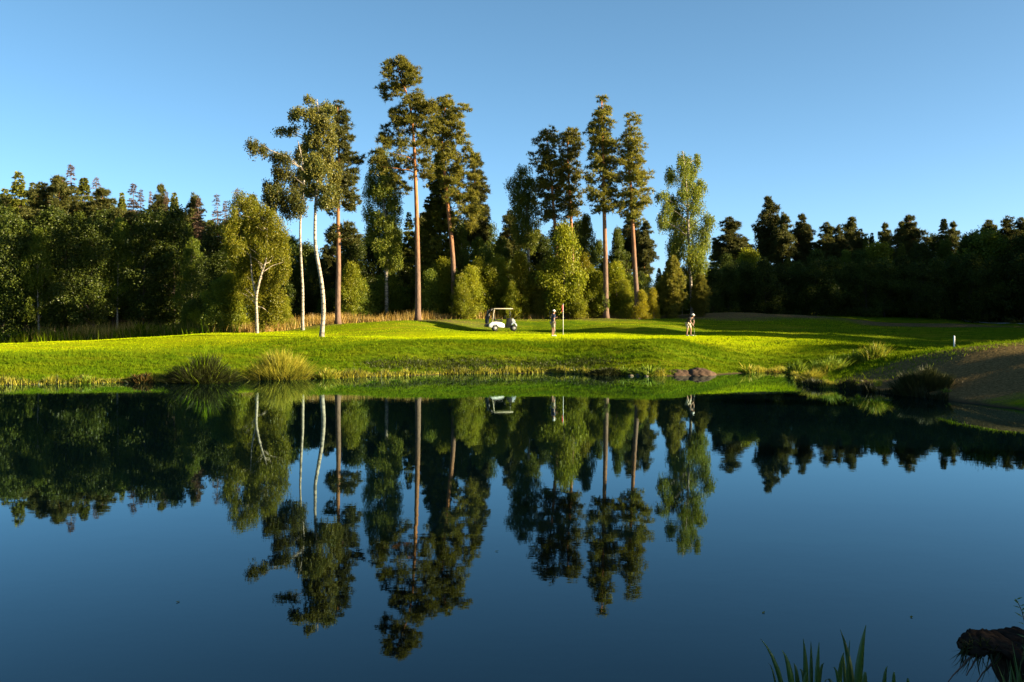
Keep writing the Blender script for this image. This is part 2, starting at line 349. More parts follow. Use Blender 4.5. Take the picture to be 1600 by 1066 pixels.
# ------------------------------------------------------------------ foliage
def rand_unit(n, r):
    return unit(r.normal(size=(n, 3)))
def rhombs(c, L, W, r, axis=None, flat=0.0):
    """leaf-shaped quads at points c; axis = preferred long direction"""
    n = len(c); a = rand_unit(n, r)
    if axis is not None: a = unit(a * 0.7 + axis)
    b = unit(np.cross(a, rand_unit(n, r)))
    L = np.broadcast_to(L, (n,))[:, None] / 2; W = np.broadcast_to(W, (n,))[:, None] / 2
    v = np.stack([c - a * L, c + b * W, c + a * L, c - b * W], 1).reshape(-1, 3)
    return v, np.arange(4 * n).reshape(-1, 4)
def needles(c, d, L, Wd, spread, per, r):
    """per thin triangles fanning out from every tuft point c along d"""
    n = len(c); c = np.repeat(c, per, 0); d = np.repeat(d, per, 0)
    k = n * per; dd = unit(d + spread * r.normal(size=(k, 3))); s = unit(np.cross(dd, rand_unit(k, r)))
    L = L * r.uniform(0.7, 1.25, (k, 1)); W2 = Wd / 2
    v = np.stack([c - s * W2, c + s * W2, c + dd * L], 1).reshape(-1, 3)
    return v, np.arange(3 * k).reshape(-1, 3)
def in_ball(n, r, shell=0.5):
    u = rand_unit(n, r); return u * (r.uniform(shell ** 3, 1, (n, 1)) ** (1 / 3))

class Crown:
    def __init__(s, r): s.g = Geo(); s.r = r
    def pine(s, c, rad, dens=1.0, size=1.0):
        r = s.r; area = math.pi * rad[0] * rad[2]
        n = max(8, int(85 * area * dens / size))
        p = in_ball(n, r, 0.35); p[:, 2] = np.where(p[:, 2] < -0.45, -p[:, 2] * 0.5, p[:, 2])
        pos = np.asarray(c) + p * np.asarray(rad)
        d = unit(p * np.array([1.0, 1.0, 0.6]) + np.array([0, 0, 0.55]))
        v, t = needles(pos, d, 0.27 * size, 0.070 * size, 0.75, 7, r); s.g.add(v, t)
        k = max(2, n // 5); p = rand_unit(k, r); v, t = needles(np.asarray(c) + p * np.asarray(rad) * 0.95, unit(p + [0, 0, 0.35]), 0.42 * size, 0.05 * size, 0.35, 5, r); s.g.add(v, t)
    def leafy(s, c, rad, dens=1.0, size=0.13, droop=0.0):
        r = s.r; area = math.pi * rad[0] * rad[2]
        n = max(12, int(8.0 * area * dens / (size * size)))
        if droop > 0:
            k = 9; m = max(2, n // k)
            p0 = np.asarray(c) + in_ball(m, r, 0.2) * np.asarray(rad)
            ln = r.uniform(0.35, 1.0, m) * droop; t = np.linspace(0, 1, k)
            sway = r.normal(size=(m, 2)) * 0.18
            pts = np.repeat(p0[:, None], k, 1); pts[:, :, 2] -= t[None] * ln[:, None]; pts[:, :, :2] += sway[:, None] * t[None, :, None] * ln[:, None, None]
            pos = pts.reshape(-1, 3) + r.normal(size=(m * k, 3)) * 0.055
            v, q = rhombs(pos, size * r.uniform(0.75, 1.25, m * k), size * 0.72, r, np.array([0, 0, -0.5]))
        else:
            m = max(2, n // 10); sub = np.asarray(c) + in_ball(m, r, 0.55) * np.asarray(rad)
            pos = np.repeat(sub, 10, 0) + r.normal(size=(m * 10, 3)) * size * 1.35
            v, q = rhombs(pos, size * r.uniform(0.75, 1.3, m * 10), size * 0.75, r)
        s.g.add(v, None, q)
    def mesh(s, name, mat): return s.g.mesh(name, mat)

def taper_path(p0, p1, n, r, sag=0.0, jit=0.05):
    t = np.linspace(0, 1, n)[:, None]; p0 = np.asarray(p0, float); p1 = np.asarray(p1, float)
    L = np.linalg.norm(p1 - p0); p = p0 + (p1 - p0) * t
    p[:, 2] += sag * L * 4 * (t * (1 - t))[:, 0]
    p[1:-1] += r.normal(size=(n - 2, 3)) * jit * L * 0.35
    return p

# -------- unique trees described by the photograph: trunk line, crown clumps (photo rows/columns at the tree's own distance)
def profile_clumps(x0, prof, r, step=11, rx=(8, 12), flat=0.6, fill=1.0):
    ys = [p[0] for p in prof]; out = []
    y = ys[0] + 3
    while y <= ys[-1]:
        l = np.interp(y, ys, [p[1] for p in prof]); rr = np.interp(y, ys, [p[2] for p in prof])
        wd = rr - l; n = max(1, int(round(wd / 13.0 * fill)))
        for k in range(n):
            R = r.uniform(*rx) * min(1.0, 0.45 + wd / 60)
            u = (k + r.uniform(0.1, 0.9)) / n; x = l + R * 0.7 + u * max(0, wd - 1.4 * R)
            out.append((x0 + x, y + r.uniform(-5, 5), R, R * flat, r.uniform(-0.8, 0.8) * wd / 2 * math.sqrt(max(0.05, 1 - (2 * u - 1) ** 2))))
        y += step
    return out

def hero(kind, D, trunk, clumps, label, cat='tree', seed=0, grow=1.0, inner=4, subs=15, r0=0.22, name=None, leaf=None, barkm=None, dens=1.0, size=None, droop=0.0, group=None, stems=(), branch_every=2, flat=1.0, base_z=None):
    r = np.random.default_rng(1000 + seed)
    tp = np.array([pw(px, py, D) for px, py in trunk])
    bx = tp[0, 0]; bz = gz(bx, D) if base_z is None else base_z
    base = np.array([bx, D, bz])
    if tp[0, 2] - bz > 0.25: tp = np.concatenate([[[bx, D, bz - 0.15]], tp])
    else: tp[0, 2] = bz - 0.15
    tp = tp - base
    # resample the trunk
    d = np.r_[0, np.cumsum(np.linalg.norm(np.diff(tp, axis=0), axis=1))]; n = 26; t = np.linspace(0, d[-1], n)
    path = np.stack([np.interp(t, d, tp[:, k]) for k in range(3)], 1)
    sm = path.copy(); sm[1:-1] = (path[:-2] + 2 * path[1:-1] + path[2:]) / 4; path = sm
    path[:, 1] += np.cumsum(r.normal(size=n) * 0.02)
    Ht = path[-1, 2]; rel = t / d[-1]
    rad = r0 * np.where(rel < 0.04, 1.45 - 11 * rel, 1.02 - 0.90 * rel ** 1.15) + 0.012
    tree = thing(name or {'pine': 'pine_tree', 'birch': 'birch_tree', 'leafy': 'leafy_tree'}[kind], label, cat, tuple(base), group=group)
    bk = barkm or {'pine': M['pine_bark'], 'birch': M['birch_bark'], 'leafy': M['dark_bark']}[kind]
    g = Geo(); g.tube(path, rad, 10)
    link('trunk', g.mesh('trunk', bk, True), tree)
    for st in stems:
        sp = np.array([pw(px, py, D) for px, py in st]) - base
        dd = np.r_[0, np.cumsum(np.linalg.norm(np.diff(sp, axis=0), axis=1))]; tt = np.linspace(0, dd[-1], 12)
        pp = np.stack([np.interp(tt, dd, sp[:, k]) for k in range(3)], 1); pp[:, 1] += np.linspace(0, 0.5, 12)
        g = Geo(); g.tube(pp, np.linspace(r0 * 0.62, 0.03, 12), 8); link('stem', g.mesh('stem', bk, True), tree)
    cr = Crown(r)
    for i, c in enumerate(clumps):
        px, py, rx, ry = c[:4]; dy = (c[4] if len(c) > 4 else r.uniform(-1, 1) * 22) * D / F
        p = pw(px, py, D) - base; p[1] += dy
        R = np.array([rx, rx, ry * flat]) * D / F * grow
        nsub = 4 if kind != 'birch' else 3
        if kind == 'pine':
            ax = np.array([np.interp(p[2], path[:, 2], path[:, 0]), np.interp(p[2], path[:, 2], path[:, 1]), p[2]])
            for k in range(inner):
                cr.pine(p + (ax - p) * r.uniform(0.2, 0.7) + r.normal(size=3) * R * [0.5, 0.5, 0.9], R[0] * r.uniform(0.3, 0.5) * np.array([1, 1, 0.7]), dens * 0.8, size or 1.0)
        for k in range(nsub if kind != 'pine' else subs):
            off = in_ball(1, r, 0.3)[0] * R * (0.55 if kind != 'pine' else r.uniform(0.8, 1.3))
            rr = R * r.uniform(0.62, 0.95)
            if kind == 'pine': cr.pine(p + off * [1, 1, 1.25], R[0] * r.uniform(0.15, 0.48) * np.array([1, 1, 0.75]), dens * 1.15, (size or 0.86) * r.uniform(0.75, 1.15))
            else: cr.leafy(p + off, rr * 1.05, dens * (0.55 if kind == 'birch' else 0.42), size or 0.11, droop)
        if i % branch_every == 0 and Ht > 3:
            # a limb from the trunk to the clump, leaving the trunk a little lower
            z0 = np.clip(p[2] - (0.15 if kind == 'pine' else 0.55) * math.hypot(p[0] - np.interp(p[2], path[:, 2], path[:, 0]), p[1]), Ht * 0.25, Ht * 0.985)
            s0 = np.array([np.interp(z0, path[:, 2], path[:, 0]), np.interp(z0, path[:, 2], path[:, 1]), z0])
            bp = taper_path(s0, p, 7, r, 0.06)
            rb = min(0.075, 0.018 + 0.014 * np.linalg.norm(p - s0)) * (1 if r0 > 0.12 else 0.6)
            g = Geo(); g.tube(bp, np.linspace(rb, 0.012, 7), 5); link('branch', g.mesh('branch', bk, True), tree)
    lm = leaf or {'pine': M['pine_leaf'], 'birch': M['birch_leaf'], 'leafy': M['wood_leaf']}[kind]
    link('crown', cr.mesh('crown', lm), tree)
    return tree

# -------- woodland trees built once per kind and copied
def var_pine(seed, H=18.0, W=2.9, c0=0.42, leaf='pine_dark', size=1.25, full=1.0):
    r = np.random.default_rng(seed); g = Geo()
    lean = r.normal(size=2) * 0.4
    path = np.array([(lean[0] * t ** 2, lean[1] * t ** 2, H * t - 0.2 * (t == 0)) for t in np.linspace(0, 0.985, 14)])
    g.tube(path, np.linspace(0.20, 0.03, 14), 7); cr = Crown(r)
    z = H * c0
    while z < H * 0.99:
        u = (z / H - c0) / (1 - c0); wd = W * (0.55 + 0.75 * u) if u < 0.45 else W * (0.92 * (1 - ((u - 0.45) / 0.56) ** 1.3) + 0.10)
        a0 = r.uniform(0, 6.28); nb = 3 + int(wd > 1.5) + int(wd > 2.4)
        for k in range(nb):
            a = a0 + k * 6.283 / nb + r.uniform(-.4, .4); R = wd * r.uniform(0.6, 1.08)
            cx = np.interp(z, path[:, 2], path[:, 0]); cy = np.interp(z, path[:, 2], path[:, 1])
            zj = r.uniform(-0.035, 0.035) * H; e = np.array([cx + R * math.cos(a), cy + R * math.sin(a), z + zj + R * 0.22])
            g.tube(taper_path((cx, cy, z), e, 4, r), np.linspace(0.045, 0.012, 4), 4, False)
            q = r.uniform(0.55, 1.0) * (0.75 + 0.2 * wd)
            for _ in range(5): cr.pine(e - np.array([math.cos(a), math.sin(a), 0]) * q * 0.4 + in_ball(1, r, 0.3)[0] * q * [1.0, 1.0, 0.75], q * r.uniform(0.3, 0.55) * np.array([1, 1, 0.75]), full * 0.8, size)
            for _ in range(3): cr.pine(e + (np.array([cx, cy, z]) - e) * r.uniform(0.3, 0.8) + r.normal(size=3) * 0.25, q * r.uniform(0.35, 0.55) * np.array([1, 1, 0.75]), full * 0.7, size)
        z += H * r.uniform(0.035, 0.06)
    cr.pine(path[-1] + [0, 0, 0.1], (0.5, 0.5, 0.5), 1.2, size)
    return dict(H=H, trunk=g.mesh('trunk', M['pine_bark'], True), crown=cr.mesh('crown', M[leaf]))
def var_spruce(seed, H=17.0, W=2.8, leaf='spruce_leaf', dead=False, c0=0.05, thin=1.0, wl=0.15):
    r = np.random.default_rng(seed); g = Geo()
    path = np.array([(0.15 * math.sin(3 * t + seed), 0.1 * math.sin(2 * t), H * t - 0.2 * (t == 0)) for t in np.linspace(0, 1, 14)])
    g.tube(path, np.linspace(0.19, 0.012, 14), 7); fg = Geo()
    nb = int((260 if not dead else 200) * (0.6 + 0.4 * thin if not dead else 1))
    zs = H * (c0 + 0.02 + (0.970 - c0) * np.sort(r.uniform(0, 1, nb)) ** 0.95)
    for k in range(nb):
        z = zs[k]; u = 1 - z / H; L = (W * u ** 0.8 + 0.10) * r.uniform(0.6, 1.12)
        if dead: L *= r.uniform(0.5, 1.0)
        a = k * 2.39996 + r.uniform(-.5, .5)
        t = np.linspace(0, 1, 6); droop = (0.34 if not dead else 0.18) * L
        ray = np.array([math.cos(a), math.sin(a), 0])
        bp = np.array([0, 0, z]) + ray * (t * L)[:, None] + np.array([0, 0, 1]) * (-droop * t + 0.55 * droop * t ** 3)[:, None]
        bp[:, 0] += np.interp(z, path[:, 2], path[:, 0]); bp[:, 1] += np.interp(z, path[:, 2], path[:, 1])
        g.tube(bp, np.linspace(0.03, 0.008, 6) * (1.2 if dead else 1), 4, False)
        m = int((24 if not dead else 12) * L * thin) + 4
        tt = r.uniform(0.10, 1.0, m) ** 0.75; pos = np.stack([np.interp(tt, t, bp[:, i]) for i in range(3)], 1)
        side = np.array([-ray[1], ray[0], 0]); sg = r.choice([-1.0, 1.0], (m, 1))
        wfan = (0.42 * L * (1.05 - tt) + 0.10)[:, None]
        dirs = unit(ray * 0.7 + sg * side + r.normal(size=(m, 3)) * 0.25 + np.array([0, 0, -0.35]))
        pos = pos + dirs * wfan * r.uniform(0, 0.9, (m, 1))
        v, q = needles(pos, dirs + np.array([0, 0, -0.35]), 0.36 if not dead else 0.24, wl if not dead else 0.04, 0.30, 3 if not dead else 4, r); fg.add(v, q)
    return dict(H=H, trunk=g.mesh('trunk', M['dead_bark'] if dead else M['dark_bark'], True), crown=fg.mesh('crown', M[leaf]))
def var_leafy(seed, H=13.0, W=3.2, leaf='wood_leaf', c0=0.1, size=0.19, dens=1.0, slim=1.0, droop=0.0, barkm='dark_bark', nclump=130):
    r = np.random.default_rng(seed); g = Geo()
    path = np.array([(0.25 * math.sin(2.2 * t + seed), 0.2 * math.sin(1.7 * t + seed), H * t - 0.2 * (t == 0)) for t in np.linspace(0, 0.95, 14)])
    g.tube(path, np.linspace(0.13, 0.02, 14), 7); cr = Crown(r)
    for i in range(nclump):
        u = r.uniform(0, 1) ** 0.9; z = H * (c0 + (0.97 - c0) * u)
        wd = W * (math.sin(math.pi * min(1, 0.30 + 0.70 * u)) ** 0.7) * slim * (0.82 + 0.36 * math.sin(7 * u + seed) ** 2)
        a = r.uniform(0, 6.283); R = wd * r.uniform(0.4, 1.0) * (0.82 + 0.30 * math.sin(2 * a + 5 * u + seed) + 0.14 * math.sin(5 * a - 9 * u))
        c = np.array([R * math.cos(a), R * math.sin(a), z]); q = r.uniform(0.45, 0.85) * (0.6 + 0.13 * W)
        cr.leafy(c, (q, q, q * r.uniform(0.7, 1.05)), dens * 0.55, size, droop)
        if i % 3 == 0:
            z0 = max(H * 0.12, z - R * 0.9); s0 = (np.interp(z0, path[:, 2], path[:, 0]), np.interp(z0, path[:, 2], path[:, 1]), z0)
            g.tube(taper_path(s0, c, 5, r, 0.05), np.linspace(0.04, 0.01, 5), 4, False)
    return dict(H=H, trunk=g.mesh('trunk', M[barkm], True), crown=cr.mesh('crown', M[leaf]))

V = {
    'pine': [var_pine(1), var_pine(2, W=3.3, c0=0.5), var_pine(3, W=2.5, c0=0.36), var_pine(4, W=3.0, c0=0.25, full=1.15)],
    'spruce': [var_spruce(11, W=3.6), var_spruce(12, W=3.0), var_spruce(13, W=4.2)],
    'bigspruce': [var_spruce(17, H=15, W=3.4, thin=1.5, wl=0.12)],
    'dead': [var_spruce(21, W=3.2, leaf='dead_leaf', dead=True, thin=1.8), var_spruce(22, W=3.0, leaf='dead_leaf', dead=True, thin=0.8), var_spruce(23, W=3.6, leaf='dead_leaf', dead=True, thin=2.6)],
    'leafy': [var_leafy(31, leaf='wood_shaded'), var_leafy(32, W=3.6, leaf='wood_shaded'), var_leafy(33, W=2.7, leaf='wood_shaded'), var_leafy(34, W=3.0, slim=0.9, leaf='wood_shaded', nclump=150)],
    'birch': [var_leafy(41, H=14, W=2.3, leaf='wood_leaf', c0=0.22, size=0.15, droop=0.7, barkm='birch_bark'), var_leafy(42, H=14, W=1.9, leaf='wood_leaf', c0=0.3, size=0.15, droop=0.6, barkm='birch_bark')],
    'bush': [var_leafy(51, H=6, W=1.9, leaf='bush_leaf', c0=0.03, size=0.13, nclump=100), var_leafy(52, H=6, W=1.6, leaf='bush_leaf', c0=0.03, size=0.13, nclump=90), var_leafy(53, H=6, W=2.3, leaf='wood_leaf', c0=0.03, size=0.14, nclump=120)],
    'thicket': [var_leafy(57, H=9, W=3.0, leaf='wood_shaded', c0=0.0, nclump=120), var_leafy(58, H=9, W=3.6, leaf='wood_shaded', c0=0.0, nclump=130)],
    'gold': [var_leafy(61, H=6, W=1.3, leaf='gold_leaf', c0=0.05, size=0.12, nclump=90, barkm='birch_bark')],
    'ypine': [var_pine(71, H=6, W=1.5, c0=0.05, leaf='pine_leaf', size=0.85, full=1.3)],
}
TREE_NAMES = {'pine': 'pine_tree', 'spruce': 'spruce_tree', 'bigspruce': 'spruce_tree', 'dead': 'dead_spruce_tree', 'leafy': 'leafy_tree', 'birch': 'birch_tree', 'bush': 'leafy_bush', 'thicket': 'leafy_tree', 'gold': 'young_birch_tree', 'ypine': 'young_pine_tree'}
def plant(kind, i, X, Y, top_z=None, height=None, wide=1.0, label='', group=None, cat='tree', rz=None, seed=[0]):
    seed[0] += 1; vs = V[kind]; v = vs[i % len(vs)]
    z = gz(X, Y); Hh = height if height is not None else top_z - z
    sz = Hh / v['H']; sx = sz * wide
    o = thing(TREE_NAMES[kind], label, cat, (X, Y, z), seed[0] * 2.399 if rz is None else rz, group)
    o.scale = (sx, sx, sz)
    for part in ('trunk', 'crown'): link(part, v[part], o)
    return o
def plant_px(kind, i, px, top_py, D, **kw):
    p = pw(px, top_py, D); return plant(kind, i, p[0], D, top_z=p[2], **kw)
ORD = ['first', 'second', 'third', 'fourth', 'fifth', 'sixth', 'seventh', 'eighth', 'ninth', 'tenth', 'eleventh', 'twelfth', 'thirteenth', 'fourteenth', 'fifteenth', 'sixteenth', 'seventeenth', 'eighteenth', 'nineteenth', 'twentieth', 'twenty-first', 'twenty-second', 'twenty-third', 'twenty-fourth']

def row(pts, where, group, kinds=('leafy',), D=None, wide=1.1, seed=0):
    for n, (px, ty, dd) in enumerate(pts):
        kd = kinds[n % len(kinds)]
        word = {'leafy': 'leafy tree', 'birch': 'birch', 'pine': 'pine', 'spruce': 'spruce', 'dead': 'brown dead spruce', 'bush': 'bushy young tree', 'thicket': 'bushy tree', 'ypine': 'young pine', 'gold': 'young birch'}[kd]
        plant_px(kd, n + seed, px, ty, dd, wide=wide, label=f'{word}, {ORD[n]} from left {where}', group=group)

# ---- the tall trees on the lawn's far edge
hero('birch', 69, [(502, 525), (506, 490), (505, 460), (501, 430), (496, 405), (492, 385), (492, 350), (493, 310), (496, 275), (500, 230), (499, 195), (495, 155)],
     [(485, 154, 8, 6), (505, 159, 10, 8), (497, 170, 12, 10), (515, 173, 8, 8), (490, 186, 10, 10), (508, 190, 13, 12), (471, 176, 11, 7), (459, 181, 8, 6), (498, 210, 15, 12), (515, 216, 10, 12), (484, 224, 12, 12),
      (505, 235, 16, 14), (451, 200, 10, 7), (440, 204, 8, 5), (490, 250, 14, 12), (515, 252, 12, 14), (500, 266, 16, 14), (481, 270, 12, 12), (521, 276, 10, 14), (495, 290, 16, 12), (513, 300, 12, 14), (480, 300, 10, 12), (523, 304, 8, 12), (506, 316, 12, 9)],
     'tall birch with curving white trunk standing alone on the mown lawn', seed=1, grow=1.22, r0=0.145, leaf=M['birch_olive'], droop=0.45, dens=1.9, size=0.125, branch_every=1)
hero('birch', 78, [(473, 455), (470, 400), (469, 360), (471, 325), (476, 290), (474, 255), (466, 220)],
     [(402, 228, 9, 7), (414, 232, 9, 7), (426, 240, 8, 6), (438, 243, 9, 7), (450, 249, 12, 8), (460, 240, 8, 8), (466, 262, 14, 12), (445, 270, 12, 10), (430, 264, 8, 7), (455, 285, 14, 12), (435, 287, 10, 12), (412, 284, 9, 7),
      (420, 298, 9, 9), (440, 305, 14, 14), (462, 305, 14, 14), (425, 318, 7, 8), (415, 309, 6, 8), (450, 323, 10, 10), (472, 325, 10, 10), (470, 230, 10, 10)],
     'slender birch with long bare limb reaching left, just behind the lone lawn birch', seed=2, grow=1.2, r0=0.12, leaf=M['birch_olive'], droop=0.8, dens=1.9, size=0.125, branch_every=1)
hero('pine', 80, [(528, 480), (529, 420), (528, 330), (530, 250), (528, 168)],
     [(527, 172, 8, 9), (533, 185, 10, 8), (541, 198, 10, 7), (532, 210, 12, 8), (545, 215, 9, 6), (535, 228, 12, 8), (546, 238, 9, 6), (538, 250, 12, 7), (556, 248, 10, 6), (535, 262, 10, 7), (546, 270, 12, 6), (530, 280, 14, 8), (549, 285, 10, 7),
      (526, 295, 12, 8), (544, 300, 13, 8), (553, 310, 8, 5), (546, 323, 12, 6), (512, 325, 10, 7), (522, 365, 14, 9), (540, 358, 14, 8), (546, 372, 14, 10), (528, 378, 10, 8), (512, 370, 9, 7)],
     'dark narrow pine with a separate black tuft of needles low on its orange trunk', seed=3, r0=0.22, leaf=M['pine_dark'], dens=1.1)
hero('pine', 82, [(653, 500), (653, 440), (651, 330), (648, 250), (645, 200), (642, 168), (634, 140), (624, 120), (619, 98)],
     [(620, 102, 14, 8), (606, 117, 12, 7), (637, 111, 15, 8), (646, 126, 11, 7), (599, 138, 9, 6), (612, 140, 11, 7), (631, 131, 12, 7), (607, 149, 8, 5), (655, 158, 13, 9), (670, 169, 17, 10), (640, 172, 13, 9), (622, 181, 13, 8), (610, 199, 13, 8), (631, 200, 17, 9),
      (656, 194, 17, 9), (602, 216, 12, 8), (620, 226, 16, 8), (668, 213, 14, 9), (600, 243, 13, 9), (626, 256, 12, 9), (662, 240, 12, 9), (664, 258, 12, 10), (592, 262, 10, 9), (611, 283, 11, 10), (628, 292, 9, 9), (668, 275, 10, 8)],
     'tallest pine, straight bare reddish trunk and a tufted crown leaning left', seed=4, r0=0.23, grow=1.2, subs=11, inner=3)
hero('pine', 87, [(709, 425), (706, 380), (701, 335), (697, 300), (694, 260), (690, 220), (693, 185), (698, 155)],
     [(697, 157, 11, 7), (690, 172, 14, 9), (722, 175, 10, 7), (712, 184, 10, 7), (699, 190, 12, 8), (684, 201, 14, 8), (706, 208, 14, 8), (722, 206, 9, 7), (690, 225, 16, 9), (716, 226, 15, 9), (700, 245, 19, 9), (726, 249, 13, 9), (689, 266, 14, 9), (716, 274, 17, 10), (736, 281, 11, 9), (701, 295, 14, 9),
      (723, 301, 17, 10), (741, 306, 10, 8), (730, 325, 15, 9), (746, 335, 12, 8), (676, 225, 12, 8), (735, 350, 10, 8)],
     'broad-crowned pine with a leaning orange trunk right beside the tallest pine', seed=5, r0=0.23, grow=1.2, subs=11, inner=3)
hero('pine', 96, [(742, 400), (742, 320), (741, 245)], profile_clumps(742, [(244, -6, 6), (265, -10, 14), (290, -14, 18), (320, -16, 22), (350, -20, 24), (380, -20, 20)], np.random.default_rng(6), flat=0.5),
     'dark pine half hidden behind the right side of the broad-crowned pine', seed=6, leaf=M['pine_dark'])
hero('birch', 89, [(604, 440), (603, 380), (600, 320), (597, 270), (593, 238)], profile_clumps(600, [(236, -14, 8), (258, -26, 22), (285, -32, 26), (310, -36, 30), (340, -36, 32), (370, -28, 32), (400, -16, 32), (425, -6, 20)], np.random.default_rng(7), rx=(9, 14), flat=0.9),
     'leafy birch with pale trunk crowded against the left of the tallest pine', seed=7, r0=0.17, droop=0.7, dens=0.9)
plant_px('bigspruce', 0, 688, 240, 91, wide=0.95, label='big dark spruce with drooping branches down to the grass behind the tallest pine')
hero('birch', 90, [(826, 470), (826, 400), (824, 340), (820, 300), (812, 268)], profile_clumps(823, [(264, -18, 6), (285, -30, 18), (310, -32, 24), (340, -26, 22), (370, -24, 24), (398, -20, 14)], np.random.default_rng(8), rx=(8, 13), flat=0.9),
     'rounded birch top left of the four central pines', seed=8, r0=0.16, droop=0.6)
PINES = [
    ([(870, 385), (866, 340), (862, 290), (858, 250), (853, 208)], 856, [(206, -4, 8), (225, -18, 22), (245, -22, 26), (265, -20, 28), (285, -24, 28), (305, -26, 24), (325, -20, 20), (345, -14, 14)], 'leftmost of the four tall central pines, slightly leaning reddish trunk', 88, 0.21),
    ([(894, 400), (892, 340), (889, 290), (886, 250), (888, 210)], 889, [(208, -14, 14), (225, -14, 20), (250, -14, 22), (275, -18, 24), (300, -18, 26), (325, -20, 20), (345, -12, 14)], 'second from left of the four tall central pines, thin dark trunk', 89, 0.20),
    ([(947, 488), (946, 400), (944, 330), (943, 270), (941, 210), (940, 158)], 941, [(156, -4, 6), (175, -14, 14), (192, -18, 19), (204, -32, 18), (225, -24, 26), (250, -22, 32), (275, -30, 32), (300, -30, 32), (320, -20, 28), (335, -14, 16)], 'tallest of the central pines, pointed crown and long straight orange trunk', 86, 0.23),
    ([(996, 474), (992, 420), (989, 360), (986, 300), (982, 250), (984, 187)], 985, [(184, -6, 8), (205, -12, 14), (230, -16, 22), (255, -16, 26), (280, -20, 31), (300, -20, 37), (320, -22, 28), (345, -12, 18)], 'rightmost of the four tall central pines, dark right-leaning crown', 86, 0.22)]
for i, (tr, x0, prof, lab, D, r0) in enumerate(PINES):
    hero('pine', D, tr, profile_clumps(x0, prof, np.random.default_rng(20 + i), step=9, flat=0.5, fill=0.72), lab, seed=20 + i, r0=r0, dens=0.6, inner=1, subs=8, grow=1.3)
hero('birch', 90, [(1081, 480), (1079, 430), (1076, 380), (1075, 330), (1072, 280), (1067, 236)],
     [(1065, 243, 8, 7), (1076, 249, 8, 7), (1091, 246, 6, 8), (1048, 261, 8, 8), (1065, 263, 10, 10), (1085, 263, 8, 8), (1050, 276, 8, 9), (1098, 286, 9, 9), (1075, 285, 14, 12), (1062, 300, 12, 10), (1036, 303, 11, 5), (1027, 306, 5, 6), (1051, 311, 10, 7), (1091, 301, 10, 10), (1085, 316, 14, 12), (1040, 326, 9, 10), (1060, 326, 12, 12),
      (1033, 345, 8, 12), (1050, 346, 10, 12), (1080, 340, 16, 14), (1103, 340, 9, 10), (1070, 360, 16, 14), (1095, 363, 12, 14), (1060, 381, 14, 14), (1085, 386, 18, 16), (1103, 380, 8, 10), (1062, 400, 12, 12), (1085, 408, 18, 14), (1091, 421, 12, 8), (1070, 418, 10, 8), (1053, 392, 8, 14)],
     'weeping birch standing apart at the right end of the tall trees', seed=30, grow=1.15, r0=0.14, droop=0.95, dens=1.8, size=0.125, branch_every=1)
GB = []
for c in profile_clumps(400, [(308, -36, -8), (322, -42, 28), (345, -54, 48), (375, -56, 52), (400, -52, 54), (430, -42, 50), (460, -38, 42), (488, -26, 36), (505, -18, 30)], np.random.default_rng(31), rx=(9, 13), flat=0.95, fill=1.15, step=11):
    low = c[1] > 395
    if low and len(GB) % 3 == 0 and c[1] > 430: GB.append(None); continue
    GB.append((c[0], c[1], c[2], c[3], 14 + abs(c[4]) if low else c[4]))
hero('birch', 75, [(402, 521), (401, 490), (400, 463), (408, 430), (416, 408), (418, 380), (417, 345)], [c for c in GB if c],
     'golden green weeping birch with a forked white trunk at the left lawn edge', seed=31, r0=0.11, leaf=M['birch_gold'], droop=0.8, dens=0.72, stems=[[(400, 463), (393, 435), (391, 410), (388, 375), (385, 345)]], branch_every=5)

